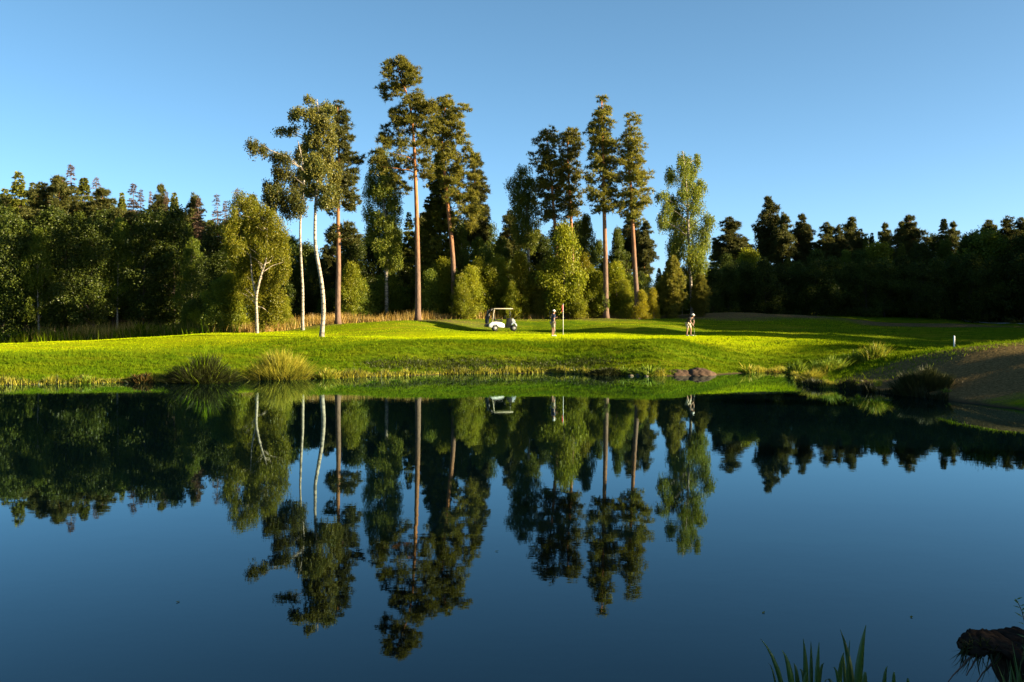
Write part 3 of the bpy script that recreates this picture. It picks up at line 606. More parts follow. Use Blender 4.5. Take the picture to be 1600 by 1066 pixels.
# ---- undergrowth and younger trees between them
UND = [
    ('leafy', 1, 762, 350, 99, 0.95, 'tall leafy tree above and behind the golf cart'),
    ('birch', 0, 783, 368, 95, 1.0, 'slim leafy tree just left of the yellow-leaved young birch'),
    ('spruce', 0, 640, 330, 97, 0.8, 'dark spruce between the leafy birch and the tallest pine'),
    ('spruce', 1, 905, 395, 95, 0.9, 'dark spruce between the central pine trunks'),
    ('spruce', 2, 1030, 418, 108, 0.9, 'dark spruce in the gap left of the weeping birch'),
    ('leafy', 0, 345, 395, 80, 1.25, 'dark leafy tree filling the space just left of the golden forked birch'),
    ('leafy', 2, 440, 402, 90, 1.2, 'leafy tree in shade right behind the golden forked birch'),
    ('leafy', 1, 492, 400, 95, 1.2, 'leafy tree in shade behind the lone lawn birch trunk'),
    ('leafy', 3, 555, 372, 96, 1.1, 'round leafy tree in the shaded gap left of the tallest pine'),
    ('leafy', 0, 585, 380, 100, 1.0, 'leafy tree far back in the gap left of the tallest pine'),
    ('leafy', 2, 625, 385, 97, 1.1, 'leafy tree behind the bare trunk of the tallest pine'),
    ('bush', 2, 560, 440, 88, 1.2, 'shaded bush in the dark gap between lawn birch and tallest pine'),
    ('bush', 2, 605, 430, 90, 1.3, 'bush below the leafy birch left of the tallest pine'),
    ('bush', 0, 548, 415, 87, 0.8, 'small yellowish tree below the black pine tuft'),
    ('birch', 0, 722, 352, 90, 0.75, 'young green birch below the broad-crowned pine'),
    ('birch', 1, 748, 368, 92, 1.2, 'bright green leafy tree left of the golf cart roof'),
    ('bush', 0, 735, 420, 86, 0.9, 'sunlit green bush behind the left end of the golf cart'),
    ('bush', 1, 765, 415, 87, 1.0, 'sunlit green bush right behind the golf cart'),
    ('pine', 3, 796, 332, 100, 0.9, 'small pine with dark needles above the golf cart'),
    ('leafy', 1, 775, 400, 97, 1.0, 'dark leafy tree behind the golf cart'),
    ('gold', 0, 813, 398, 87, 0.95, 'yellow-leaved young birch between the golf cart and the capped golfer'),
    ('ypine', 0, 846, 415, 87, 0.9, 'young dark pine above the golfer beside the flag'),
    ('bush', 1, 882, 352, 86, 0.78, 'tall pointed sunlit bush directly behind the red flag'),
    ('gold', 0, 912, 400, 88, 0.7, 'slim golden-leaved young birch right of the pointed bush'),
    ('birch', 0, 915, 330, 93, 0.8, 'leafy tree between the second and third central pines'),
    ('birch', 1, 965, 352, 97, 0.9, 'thin leafy tree between the two rightmost central pines'),
    ('bush', 0, 932, 428, 87, 1.1, 'bushy young tree at the foot of the tallest central pine'),
    ('bush', 1, 963, 412, 88, 1.0, 'bushy young tree right of the tallest central pine trunk'),
    ('bush', 2, 985, 430, 89, 1.1, 'dark bush at the foot of the rightmost central pine'),
    ('gold', 0, 1002, 455, 86, 1.3, 'low yellowish bush below the rightmost central pine'),
    ('gold', 0, 1020, 452, 87, 0.95, 'small yellow-green tree just left of the low grey mound'),
    ('ypine', 0, 1050, 408, 89, 0.85, 'young pine left of the weeping birch trunk'),
    ('ypine', 0, 1094, 434, 89, 0.95, 'small young pine right of the weeping birch trunk'),
    ('pine', 1, 985, 342, 118, 0.9, 'distant dark pine seen left of the rightmost central pine trunk'),
    ('pine', 0, 1006, 350, 116, 0.85, 'distant dark pine seen right of the rightmost central pine trunk'),
    ('pine', 2, 1036, 420, 112, 1.1, 'low dark pine behind the left of the weeping birch'),
    ('leafy', 1, 850, 372, 100, 1.0, 'leafy tree behind the leftmost central pines'),
    ('leafy', 2, 815, 395, 98, 1.0, 'leafy tree behind the yellow-leaved young birch'),
    ('leafy', 0, 700, 400, 103, 1.0, 'leafy tree in the shade behind the big dark spruce'),
    ('leafy', 3, 1060, 432, 116, 1.1, 'dark leafy tree far behind the weeping birch'),
    ('leafy', 2, 940, 420, 103, 1.1, 'leafy tree in the shade behind the tallest central pine'),
    ('bush', 0, 445, 465, 80, 0.9, 'low bush right of the golden forked birch trunk'),
    ('bush', 2, 520, 455, 92, 1.3, 'dark bush behind the lone lawn birch'),
    ('bush', 2, 655, 440, 93, 1.3, 'dark bush behind the foot of the tallest pine'),
    ('bush', 0, 835, 452, 89, 1.2, 'low sunlit bush behind the golfer beside the flag'),
    ('bush', 1, 900, 440, 86, 1.1, 'sunlit bush right of the red flag'),
]
for kind, i, px, ty, D, wd, lab in UND:
    plant_px(kind, i, px, ty, D, wide=wd, label=lab, cat='bush' if kind == 'bush' else 'tree')

row([(440, 392, 99), (470, 392, 98), (512, 385, 99), (545, 366, 100), (580, 362, 101), (620, 352, 100), (660, 335, 101), (722, 345, 101), (770, 385, 100), (800, 372, 102), (840, 362, 101), (875, 350, 102), (905, 345, 101), (935, 372, 102), (968, 392, 101), (1000, 425, 102)], 'in the leafy row behind the tall pines', 'leafy row behind the tall pines', ('leafy', 'birch', 'pine', 'leafy'), wide=1.05, seed=1)
row([(722, 432, 85), (748, 405, 87), (784, 430, 88), (800, 442, 86), (830, 425, 88), (858, 438, 86), (872, 410, 87), (922, 418, 88), (946, 440, 86), (976, 440, 87), (1030, 446, 90), (1066, 452, 91)], 'of sunlit bushes at the foot of the pines', 'sunlit bushes at the foot of the pines', ('bush', 'bush', 'birch'), wide=0.85, seed=0)

row([(655, 448, 86), (672, 425, 87), (692, 408, 88), (712, 418, 87), (757, 392, 89), (778, 405, 88), (792, 385, 91)], 'of leafy young trees between tallest pine and cart', 'young trees between the tallest pine and the cart', ('birch', 'bush', 'bush'), wide=0.85, seed=1)

# ---- left forest
LSKY = [('spruce', 0, 30, 266, 104, 1.0, 'pointed green spruce at the far left of the skyline'), ('spruce', 1, 50, 282, 110, 0.8, 'thin spruce top just right of the far left spruce'),
    ('pine', 3, 62, 290, 100, 1.2, 'broad pine below the far left spruce'), ('spruce', 1, 6, 292, 112, 1.0, 'spruce top at the very left edge of the photo'), ('pine', 1, 88, 286, 100, 1.1, 'broad olive pine left of the tall dead spruce'), ('dead', 2, 112, 254, 105, 1.0, 'tallest dead spruce on the left skyline, purple-brown and pointed'),
    ('spruce', 2, 131, 275, 104, 0.9, 'dark green spruce right of the tallest dead spruce'), ('dead', 1, 152, 275, 106, 1.2, 'bare grey dead spruce standing third from the tallest dead one'), ('pine', 2, 178, 300, 100, 1.2, 'round pine top right of the bare grey spruce'), ('spruce', 1, 190, 298, 112, 0.7, 'small spruce tip above the left forest'),
    ('dead', 2, 210, 284, 106, 1.1, 'reddish dead spruce with a dense pointed top, left of the twin tops'), ('dead', 0, 220, 294, 108, 0.9, 'shorter dead spruce leaning against the reddish dense one'), ('pine', 2, 243, 292, 108, 0.6, 'narrow dark pine top in the middle of the left skyline'), ('dead', 0, 234, 297, 110, 0.7, 'thin dead spruce left of the narrow dark pine top'),
    ('dead', 0, 261, 298, 107, 0.9, 'reddish dead spruce right of the narrow dark pine top'), ('spruce', 1, 274, 298, 106, 0.75, 'thin dark spruce right of the reddish dead spruces'), ('pine', 0, 300, 312, 104, 0.9, 'dark pine with a rusty dead neighbour above the left forest'), ('dead', 2, 310, 306, 101, 1.0, 'rusty dead spruce with a pale lit trunk'),
    ('dead', 1, 338, 302, 103, 1.3, 'bare dead spruce with pale trunk left of the golden birch'), ('dead', 0, 352, 312, 104, 0.9, 'short brown dead spruce left of the golden birch top'), ('dead', 1, 371, 293, 103, 1.0, 'bare wiry dead spruce above the golden birch'), ('pine', 3, 394, 308, 100, 0.8, 'dark pine tuft peeking over the golden birch')]
for kind, i, px, ty, D, wd, lab in LSKY:
    plant_px(kind, i, px, ty, D, wide=wd, label=lab, group='skyline of the left forest')
row([(-14, 345, 86), (22, 338, 85), (62, 352, 84), (103, 338, 85), (146, 345, 85), (188, 336, 86), (228, 332, 86), (272, 326, 87), (300, 368, 85), (318, 402, 83)], 'in the leafy front row of the left forest', 'front row of the left forest', ('leafy', 'leafy', 'birch'), wide=1.05)
row([(0, 326, 94), (40, 330, 95), (84, 326, 94), (125, 328, 95), (166, 332, 95), (205, 334, 96), (250, 332, 96), (290, 344, 95), (335, 352, 95), (372, 352, 96), (415, 345, 98), (455, 365, 101)], 'in the second row of the left forest', 'second row of the left forest', ('leafy', 'pine', 'leafy', 'birch'), wide=1.15, seed=2)
row([(20, 318, 108), (70, 315, 109), (115, 320, 110), (160, 322, 108), (205, 326, 110), (250, 332, 109), (290, 340, 108), (330, 342, 110), (365, 342, 112), (405, 350, 112), (440, 360, 112), (480, 380, 114), (520, 388, 113)], 'in the back row of the left forest', 'back row of the left forest', ('pine', 'spruce', 'leafy'), wide=1.3, seed=1)
row([(345, 440, 78), (362, 430, 79), (325, 455, 79), (300, 470, 80)], 'of the dark bushes left of the golden birch', 'dark bushes by the golden birch', ('bush',), wide=1.1, seed=2)

# ---- right forest
RSKY = [('pine', 3, 1143, 342, 118, 1.25, 'broad round dark pine right of the weeping birch'), ('pine', 1, 1202, 316, 122, 0.75, 'tallest pine of the right forest with a small tuft on top'), ('pine', 0, 1222, 340, 120, 0.9, 'dark pine close right of the tallest right-forest pine'), ('pine', 2, 1244, 338, 124, 0.8, 'narrow pine right of the tall tufted pair'), ('pine', 3, 1262, 356, 122, 0.9, 'low pine shoulder beside the narrow pine'),
    ('pine', 3, 1294, 350, 122, 1.0, 'round dark pine in the middle of the right forest'), ('pine', 0, 1312, 358, 120, 0.8, 'small pine close right of the middle round pine'), ('pine', 1, 1332, 347, 126, 0.9, 'flat-topped pine in the middle of the right forest'), ('spruce', 1, 1352, 364, 124, 0.6, 'tiny spruce tip right of the flat-topped pine'), ('spruce', 1, 1363, 362, 125, 0.7, 'second small spruce tip right of the flat-topped pine'),
    ('pine', 2, 1385, 352, 124, 0.75, 'left one of two narrow pale pines'), ('pine', 2, 1402, 349, 124, 0.8, 'right one of two narrow pale pines'), ('pine', 2, 1433, 339, 124, 1.05, 'tall triangular pine left of the dark pointed spruce'), ('spruce', 2, 1475, 340, 122, 0.85, 'dark pointed spruce on the right skyline'), ('pine', 2, 1489, 349, 126, 0.7, 'feathery pine just right of the dark pointed spruce'), ('leafy', 0, 1525, 362, 128, 0.9, 'small dark tree top left of the far right round crowns'),
    ('pine', 3, 1546, 347, 128, 1.0, 'round dark crown near the right edge'), ('pine', 0, 1573, 346, 126, 0.9, 'flat dark pine crown near the right edge'), ('pine', 3, 1598, 343, 126, 1.0, 'dark crown cut by the right edge')]
for kind, i, px, ty, D, wd, lab in RSKY:
    plant_px(kind, i, px, ty, D, wide=wd, label=lab, group='skyline of the right forest')
row([(1135, 398, 110), (1170, 392, 112), (1232, 402, 109), (1276, 392, 110), (1322, 388, 110), (1345, 392, 109), (1372, 385, 109), (1408, 378, 109), (1440, 378, 108), (1478, 372, 108), (1512, 368, 108), (1540, 366, 107), (1568, 366, 106), (1596, 368, 105), (1625, 362, 104)], 'in the sunlit-topped front row of the right forest', 'front row of the right forest', ('leafy', 'bush', 'spruce', 'leafy', 'birch'), wide=1.2)
row([(1118, 372, 128), (1160, 372, 128), (1195, 372, 130), (1250, 370, 130), (1300, 376, 130), (1345, 374, 131), (1385, 376, 130), (1420, 372, 132), (1460, 368, 130), (1510, 366, 132), (1550, 360, 130), (1590, 358, 132), (1640, 352, 130)], 'in the back row of the right forest', 'back row of the right forest', ('spruce', 'pine', 'leafy'), wide=1.35, seed=1)
row([(1110 + 36 * k, 432 - 2 * (k % 3), 134 + (k % 2) * 3) for k in range(15)], 'of low dark trees behind the right forest', 'low backing of the right forest', ('bush',), wide=1.8, seed=2)
row([(480 + 40 * k, 428 + 5 * (k % 3), 108 + 5 * (k % 2)) for k in range(16)], 'of low shaded trees behind the tall pines', 'low backing behind the tall pines', ('bush',), wide=1.7, seed=2)
row([(1112 + 27 * k, 418 - 3 * ((k * 5) % 4) - 0.6 * k, 103 + (k % 3)) for k in range(20)], 'of black shaded trees edging the right forest', 'shaded edge of the right forest', ('thicket',), wide=1.1, seed=3)
# the same forest goes on round the corner outside the picture, to the right, and shades the mounds
OFF = [(75, 128, 19), (73, 123, 19.5), (70, 118, 19.5), (67, 113, 19), (64, 108, 19.5), (64, 103, 19), (61, 98, 17), (59, 93.5, 15.5), (58, 90, 15), (46, 74.2, 18.5), (49, 74.0, 19.5), (57, 87, 14.5), (58, 83.5, 14), (70, 62, 12.8), (70, 66, 13), (71, 70, 13), (73, 74, 13.5), (72, 96, 17), (76, 106, 17), (70, 88, 17), (74, 58, 12.5), (77, 53, 12), (88, 70, 15), (84, 80, 19), (80, 116, 17), (62, 79.5, 14),
       (27, 6.5, 13), (26, 3, 12), (30, 9.5, 13), (27, 10.5, 12), (44, 9, 13), (52, 14, 12), (60, 22, 13), (66, 30, 12), (58, 41, 11.2), (60, 45, 10.8), (57, 37.5, 11.5)]
for n, (x, y, h) in enumerate(OFF):
    slim = x in (46, 49)
    y -= (x - 5) * 0.197
    plant('spruce' if slim else 'leafy', n, x, y, height=h, wide=0.8 if slim else 1.2, label='forest tree standing outside the picture to the right', group='forest beyond the right edge')

# ------------------------------------------------------------------ grass
M['lawn_blade'] = leaf_mat('lawn_blades', (0.15, 0.27, 0.002), (0.35, 0.43, 0.003), (0.46, 0.43, 0.004), 0.35, 0.0, (0.25, 1.7, 1))
M['rough_blade'] = leaf_mat('rough_blades', (0.026, 0.070, 0.003), (0.10, 0.15, 0.004), (0.115, 0.125, 0.005), 0.35, 0.0, (0.5, 1.4, 1))
M['dry_blade'] = leaf_mat('dry_blades', (0.30, 0.18, 0.045), (0.48, 0.30, 0.07), (0.24, 0.20, 0.04), 0.35, 0.02)
M['hill_blade'] = leaf_mat('parched_blades', (0.085, 0.062, 0.022), (0.16, 0.105, 0.036), (0.06, 0.065, 0.014), 0.3, 0.02)
M['reed'] = leaf_mat('reed_blades', (0.07, 0.13, 0.012), (0.17, 0.22, 0.016), (0.12, 0.16, 0.012), 0.35)
M['gold_reed'] = leaf_mat('golden_sedge', (0.18, 0.19, 0.015), (0.34, 0.29, 0.03), (0.10, 0.13, 0.012), 0.38)
M['shaded_sedge'] = leaf_mat('shaded_sedge', (0.010, 0.015, 0.005), (0.035, 0.04, 0.010), (0.02, 0.024, 0.007), 0.15)  # near-black sedge tone, with the shade on the tussocks put into its colour
M['red_sedge'] = leaf_mat('reddish_dock', (0.10, 0.05, 0.02), (0.20, 0.12, 0.03), (0.05, 0.05, 0.015), 0.3)
M['iris_leaf'] = leaf_mat('iris_leaves', (0.03, 0.085, 0.010), (0.06, 0.13, 0.014), (0.05, 0.10, 0.012), 0.3, 0.06)

def blades_tri(x, y, z, h, wd, r, lean=0.35):
    n = len(x); b = np.stack([x, y, z], 1); a = r.uniform(0, 6.283, n)
    s = np.stack([np.cos(a), np.sin(a), np.zeros(n)], 1) * (wd / 2)[:, None]
    tip = b + np.stack([r.normal(size=n) * lean, r.normal(size=n) * lean, np.ones(n)], 1) * h[:, None]
    b = b - np.array([0, 0, 0.02])
    return np.stack([b - s, b + s, tip], 1).reshape(-1, 3), np.arange(3 * n).reshape(-1, 3)
def grass(name, n, xr, yr, keep, h, wd, mat, label, seed, lean=0.35, rough=1.0):
    r = np.random.default_rng(seed)
    y = yr[0] + (yr[1] - yr[0]) * r.uniform(0, 1, n); x = r.uniform(-1, 1, n) * 0.54 * y
    m = (x > xr[0]) & (x < xr[1]); x, y = x[m], y[m]
    sd = shore_sd(x, y); dz = zones(x, y, sd); p = keep(x, y, sd, *dz); m = r.uniform(0, 1, len(x)) < p
    x, y, sd = x[m], y[m], sd[m]; z = hgt(x, y, sd)
    clump = 0.35 + 1.3 * (0.5 + 0.5 * np.sin(x * 4.1 + 2 * np.sin(y * 1.7)) * np.sin(y * 5.7 + 2.3 * np.sin(x * 2.1))) ** 1.6 * rough + 0.65 * (1 - rough)
    hh = r.uniform(h[0], h[1], len(x)) * clump
    v, t = blades_tri(x, y, z, hh, r.uniform(0.7, 1.3, len(x)) * wd, r, lean)
    o = link(name, mesh_np(name, v, t, None, False, mat)); o['kind'] = 'stuff'; o['label'] = label; o['category'] = 'grass'
    return o
grass('lawn_grass', 330000, (-50, 30), (59, 90), lambda x, y, sd, d, f, m: np.clip(0.15 + 0.85 * m, 0, 1) * (1 - f) * (1 - 0.8 * d) * (sd > 5), (0.025, 0.055), 0.035, M['lawn_blade'], 'short mown yellow-green grass of the putting green and fairway', 1, rough=0.2)
grass('bank_grass', 360000, (-50, 26), (46, 68), lambda x, y, sd, d, f, m: np.where((sd > 0.15), np.clip(1.15 - 1.2 * m - d, 0, 1) * np.clip(1.6 - sd / 14, 0.1, 1), 0), (0.06, 0.17), 0.04, M['rough_blade'], 'rough green grass on the bank above the water', 2, 0.55)
grass('parched_grass', 130000, (9, 50), (36, 98), lambda x, y, sd, d, f, m: np.where(sd > 0.3, np.clip(d * 1.2, 0, 1) * (x > 9), 0), (0.02, 0.055), 0.028, M['hill_blade'], 'parched brown grass on the right-hand hillock and grey mound', 3, 0.5)
grass('right_lawn_grass', 120000, (14, 50), (56, 108), lambda x, y, sd, d, f, m: np.clip(1 - d, 0, 1) * (1 - f), (0.03, 0.08), 0.05, M['rough_blade'], 'shaded green grass between the right-hand mounds', 4)

def line_grass(name, pts, n, spread, h, wd, mat, label, seed, lean=0.22):
    r = np.random.default_rng(seed); P = np.array([pw(*p)[:2] for p in pts]); t = r.uniform(0, len(P) - 1, n)
    dens = 0.5 + 0.5 * np.sin(t * 5.1 + np.sin(t * 2.3) * 2); k = r.uniform(0, 1, n) < 0.25 + 0.75 * dens; t = t[k]; n = len(t)
    x = np.interp(t, range(len(P)), P[:, 0]) + r.normal(size=n) * spread; y = np.interp(t, range(len(P)), P[:, 1]) + r.normal(size=n) * spread
    hh = r.uniform(*h, n) * (0.55 + 0.6 * (0.5 + 0.5 * np.sin(t * 9 + 1.7 * np.sin(t * 4))))
    v, tr = blades_tri(x, y, hgt(x, y), hh, r.uniform(0.6, 1.4, n) * wd, r, lean)
    o = link(name, mesh_np(name, v, tr, None, False, mat)); o['kind'] = 'stuff'; o['label'] = label; o['category'] = 'grass'
line_grass('tall_dry_grass', [(395, 0, 78), (440, 0, 80), (520, 0, 83), (600, 0, 84.5), (700, 0, 86), (800, 0, 87), (900, 0, 87.5), (1000, 0, 88)], 26000, 0.55, (0.35, 0.95), 0.035, M['dry_blade'], 'tall golden dry grass along the foot of the central trees', 11)
line_grass('tall_green_weeds', [(-20, 0, 81.5), (60, 0, 81.5), (120, 0, 81.5), (180, 0, 81), (240, 0, 80.5), (300, 0, 79.5), (345, 0, 78)], 20000, 0.9, (0.4, 1.1), 0.06, M['rough_blade'], 'tall green weeds along the foot of the left forest', 12)
line_grass('tall_red_weeds', [(60, 0, 81), (130, 0, 81), (190, 0, 80.5), (300, 0, 79.2), (360, 0, 77.5)], 5000, 0.6, (0.6, 1.5), 0.04, M['dry_blade'], 'tall rusty seed stalks along the foot of the left forest', 13)
line_grass('green_fringe_grass', [(600, 0, 65.2), (700, 0, 64.3), (800, 0, 63.8), (900, 0, 63.8), (1000, 0, 63.9), (1130, 0, 64.2)], 26000, 0.45, (0.07, 0.17), 0.045, M['rough_blade'], 'longer rough fringe below the front edge of the putting green', 18, 0.4)
line_grass('bank_weeds', [(590, 0, 57.8), (650, 0, 58.8), (720, 0, 59.8), (800, 0, 60.3), (880, 0, 60.5), (960, 0, 59.5)], 15000, 0.55, (0.05, 0.20), 0.06, M['wood_shaded'], 'dark broad-leaved weeds low on the bank below the green', 19, 0.6)
def shore_grass(name, i0, i1, n, h, wd, mat, label, seed, off=(0.0, 0.5), lean=0.3):
    r = np.random.default_rng(seed); P = POND[i0:i1 + 1]; L = np.r_[0, np.cumsum(np.linalg.norm(np.diff(P, axis=0), axis=1))]
    t = r.uniform(0, L[-1], n); k = r.uniform(0, 1, n) < 0.2 + 0.8 * (0.5 + 0.5 * np.sin(t * 1.3 + 2 * np.sin(t * 0.37))) ; t = t[k]; n = len(t)
    x = np.interp(t, L, P[:, 0]) + r.normal(size=n) * 0.06; y = np.interp(t, L, P[:, 1]) + r.uniform(*off, n)
    hh = r.uniform(*h, n) * (0.4 + 0.9 * (0.5 + 0.5 * np.sin(t * 2.9 + 1.9 * np.sin(t * 1.1))))
    z = np.maximum(hgt(x, y), -0.05); v, tr = blades_tri(x, y, z, hh, r.uniform(0.6, 1.3, n) * wd, r, lean)
    o = link(name, mesh_np(name, v, tr, None, False, mat)); o['kind'] = 'stuff'; o['label'] = label; o['category'] = 'grass'
shore_grass('waterline_grass', 2, 16, 30000, (0.10, 0.30), 0.04, M['gold_reed'], 'golden grass fringe along the far waterline', 14)
shore_grass('waterline_weeds', 2, 16, 9000, (0.12, 0.38), 0.06, M['shaded_sedge'], 'dark weeds along the far waterline', 15)
shore_grass('spit_grass', 18, 23, 9000, (0.10, 0.28), 0.04, M['gold_reed'], 'sunlit grass fringe along the right-hand spit', 16, (0.0, 0.6))
shore_grass('hillock_shore_grass', 21, 25, 7000, (0.15, 0.4), 0.05, M['shaded_sedge'], 'dark grass along the water below the parched hillock', 17, (0.0, 0.5))

# ------------------------------------------------------------------ tussocks, reeds
def strips(base, tip_off, wd, r, bend=0.5, seg=4):
    """tapering curved blades: base (n,3), tip_off (n,3); outward bend grows towards the tip"""
    n = len(base); a = r.uniform(0, 3.1416, n); s = np.stack([np.cos(a), np.sin(a), np.zeros(n)], 1)
    V_, T_ = [], []
    for k in range(seg):
        t = k / seg; c = base + np.stack([tip_off[:, 0] * t ** (1 + bend), tip_off[:, 1] * t ** (1 + bend), tip_off[:, 2] * (t * (1 + 0.35 * bend) - 0.35 * bend * t * t)], 1)
        wk = (wd * (1 - 0.55 * t * t))[:, None] / 2; V_ += [c - s * wk, c + s * wk]
    V_.append(base + tip_off)
    v = np.stack(V_, 1); m = v.shape[1]
    for k in range(seg - 1): T_ += [(2 * k, 2 * k + 1, 2 * k + 3), (2 * k, 2 * k + 3, 2 * k + 2)]
    T_.append((2 * seg - 2, 2 * seg - 1, 2 * seg))
    t = (np.array(T_)[None] + (np.arange(n) * m)[:, None, None]).reshape(-1, 3)
    return v.reshape(-1, 3), t
def tussock(name, label, px, D, wpx, hpx, n, mats, seed, wd=0.02, lean=0.45, depth=0.6, dome=0.6, group=None, cat='grass clump', bend=0.7):
    """a clump wpx wide and hpx tall in the photograph's own pixels at distance D"""
    r = np.random.default_rng(seed); X = (px - 800) * D / F; Wm = wpx * D / F / 2; Hm = hpx * D / F
    z0 = max(gz(X, D), 0.0); o = thing(name, label, cat, (X, D, z0), group=group)
    for j, (mn, mat, share, hs) in enumerate(mats):
        k = int(n * share); u = r.normal(size=(k, 2)) * 0.42; u = np.clip(u, -1, 1)
        bx, by = u[:, 0] * Wm * 0.8, u[:, 1] * Wm * depth
        bz = np.maximum(hgt(X + bx, D + by), -0.06) - z0 - 0.03
        rr = np.hypot(u[:, 0], u[:, 1]); h = Hm * hs * r.uniform(0.5, 1.0, k) * (1 - dome * np.clip(rr, 0, 1)) * (0.85 + 0.25 * np.sin(u[:, 0] * 7 + seed) * np.cos(u[:, 1] * 5 + seed))
        off = np.stack([u[:, 0] * lean * Hm + r.normal(size=k) * 0.16 * Hm, u[:, 1] * lean * Hm * depth + r.normal(size=k) * 0.16 * Hm, h], 1)
        v, t = strips(np.stack([bx, by, bz], 1), off, wd * r.uniform(0.7, 1.3, k), r, bend)
        link(mn, mesh_np(mn, v, t, None, False, mat), o)['kind'] = 'stuff'
    return o
ds, gr, rd, rb = M['shaded_sedge'], M['gold_reed'], M['reed'], M['rough_blade']
tussock('sedge_tussock', 'big black-shaded sedge tussock with wispy top at the left waterline', 318, 50.8, 116, 66, 11000, [('blades', ds, 0.94, 0.85), ('pale_top_blades', M['rough_blade'], 0.06, 1.15)], 101, wd=0.022, lean=0.3, dome=0.72, bend=0.3)  # shade painted into the dark blades, light into the paler top wisps
tussock('sedge_tussock', 'golden sunlit sedge tussock right of the big black one', 440, 53.2, 100, 60, 6000, [('blades', gr, 0.6, 1.05), ('shaded_lower_blades', ds, 0.4, 0.7)], 102, wd=0.022, lean=0.35, bend=0.4)  # dark lower blades carry the tussock's shadow in their colour
tussock('dock_plant', 'reddish dock plant low at the left waterline', 221, 50.3, 46, 24, 500, [('leaves', M['red_sedge'], 0.6, 0.9), ('stalks', ds, 0.4, 1.0)], 103, wd=0.06)
tussock('reed_clump', 'small bright green reed clump at the far left waterline', 131, 49.6, 24, 17, 160, [('leaves', rd, 1.0, 1.0)], 104, wd=0.05, dome=0.3)
tussock('reed_clump', 'yellowish reed clump right of the golden sedge tussock', 511, 53.7, 40, 24, 500, [('leaves', gr, 0.6, 1.0), ('lower_leaves', rd, 0.4, 0.9)], 105, wd=0.04, dome=0.3)
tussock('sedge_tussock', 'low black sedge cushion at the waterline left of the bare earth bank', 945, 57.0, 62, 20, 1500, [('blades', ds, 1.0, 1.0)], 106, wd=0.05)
tussock('reed_clump', 'bright green iris clump just left of the bare earth bank', 1012, 56.3, 40, 21, 170, [('leaves', rd, 1.0, 1.0)], 107, wd=0.06, dome=0.3, lean=0.7)
tussock('reed_clump', 'green leafy clump between the black cushion and the iris clump', 975, 57.0, 30, 18, 200, [('leaves', rd, 0.6, 1.0), ('lower_leaves', rb, 0.4, 0.8)], 108, wd=0.05, lean=0.7)
tussock('grass_clump', 'yellow grass clump right of the bare earth bank', 1029, 56.0, 24, 14, 300, [('blades', gr, 1.0, 1.0)], 109, wd=0.03)
tussock('reed_clump', 'tall pale green weed right of the bare earth bank', 1170, 59.0, 22, 22, 130, [('leaves', gr, 0.5, 1.0), ('lower_leaves', rd, 0.5, 0.7)], 110, wd=0.05, dome=0.2)
tussock('dock_plant', 'orange-brown waterside plant left of the dark reed clump', 1210, 59.3, 34, 13, 260, [('leaves', M['red_sedge'], 0.5, 1.0), ('lower_leaves', gr, 0.5, 1.0)], 111, wd=0.05)
tussock('reed_clump', 'dark upright reed clump at the head of the inlet', 1243, 57.5, 32, 28, 320, [('leaves', rd, 0.7, 1.0), ('lower_leaves', ds, 0.3, 0.7)], 112, wd=0.05, dome=0.3, lean=0.35)
tussock('reed_clump', 'broad green reed bed behind the yellow spit grass', 1292, 53.5, 66, 34, 1100, [('leaves', rd, 0.7, 1.0), ('lower_leaves', gr, 0.3, 0.8)], 113, wd=0.03, dome=0.3, lean=0.35)
tussock('reed_clump', 'shaded reeds right of the broad green reed bed', 1335, 54.5, 50, 28, 700, [('leaves', rd, 1.0, 1.0)], 114, wd=0.03, dome=0.35)
tussock('reed_clump', 'tall sunlit reeds topping the hollow beside the parched hillock', 1366, 54.0, 48, 38, 800, [('leaves', rd, 0.55, 0.9), ('pale_top_blades', gr, 0.45, 1.0)], 115, wd=0.028, dome=0.3, lean=0.35)
tussock('grass_clump', 'bright yellow arching grass on the tip of the spit', 1268, 49.8, 38, 26, 460, [('blades', gr, 1.0, 1.0)], 116, wd=0.03, lean=0.9, dome=0.4)
tussock('reed_clump', 'thin yellow reed tuft left on the spit shore', 1333, 45.9, 16, 18, 60, [('leaves', gr, 1.0, 1.0)], 117, wd=0.03, dome=0.2, lean=0.3)
tussock('reed_clump', 'thin yellow reed tuft right on the spit shore', 1372, 45.0, 15, 17, 55, [('leaves', gr, 1.0, 1.0)], 118, wd=0.03, dome=0.2, lean=0.3)
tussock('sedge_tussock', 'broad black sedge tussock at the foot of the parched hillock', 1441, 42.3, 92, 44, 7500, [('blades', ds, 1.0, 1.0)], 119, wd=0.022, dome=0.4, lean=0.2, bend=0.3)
tussock('grass_clump', 'small green weed at the shaded hillock shore', 1478, 41.0, 16, 12, 70, [('leaves', rd, 1.0, 1.0)], 120, wd=0.03)
tussock('grass_clump', 'leafy green bramble mound below the left forest', 222, 80.3, 74, 30, 1500, [('leaves', M['bush_leaf'], 0.6, 1.0), ('stalks', rb, 0.4, 1.0)], 121, wd=0.10, dome=0.5)
tussock('grass_clump', 'dark green weed patch at the far left forest foot', 30, 81.0, 90, 24, 1200, [('leaves', M['wood_shaded'], 0.7, 1.0), ('stalks', rb, 0.3, 1.0)], 122, wd=0.10, dome=0.4)

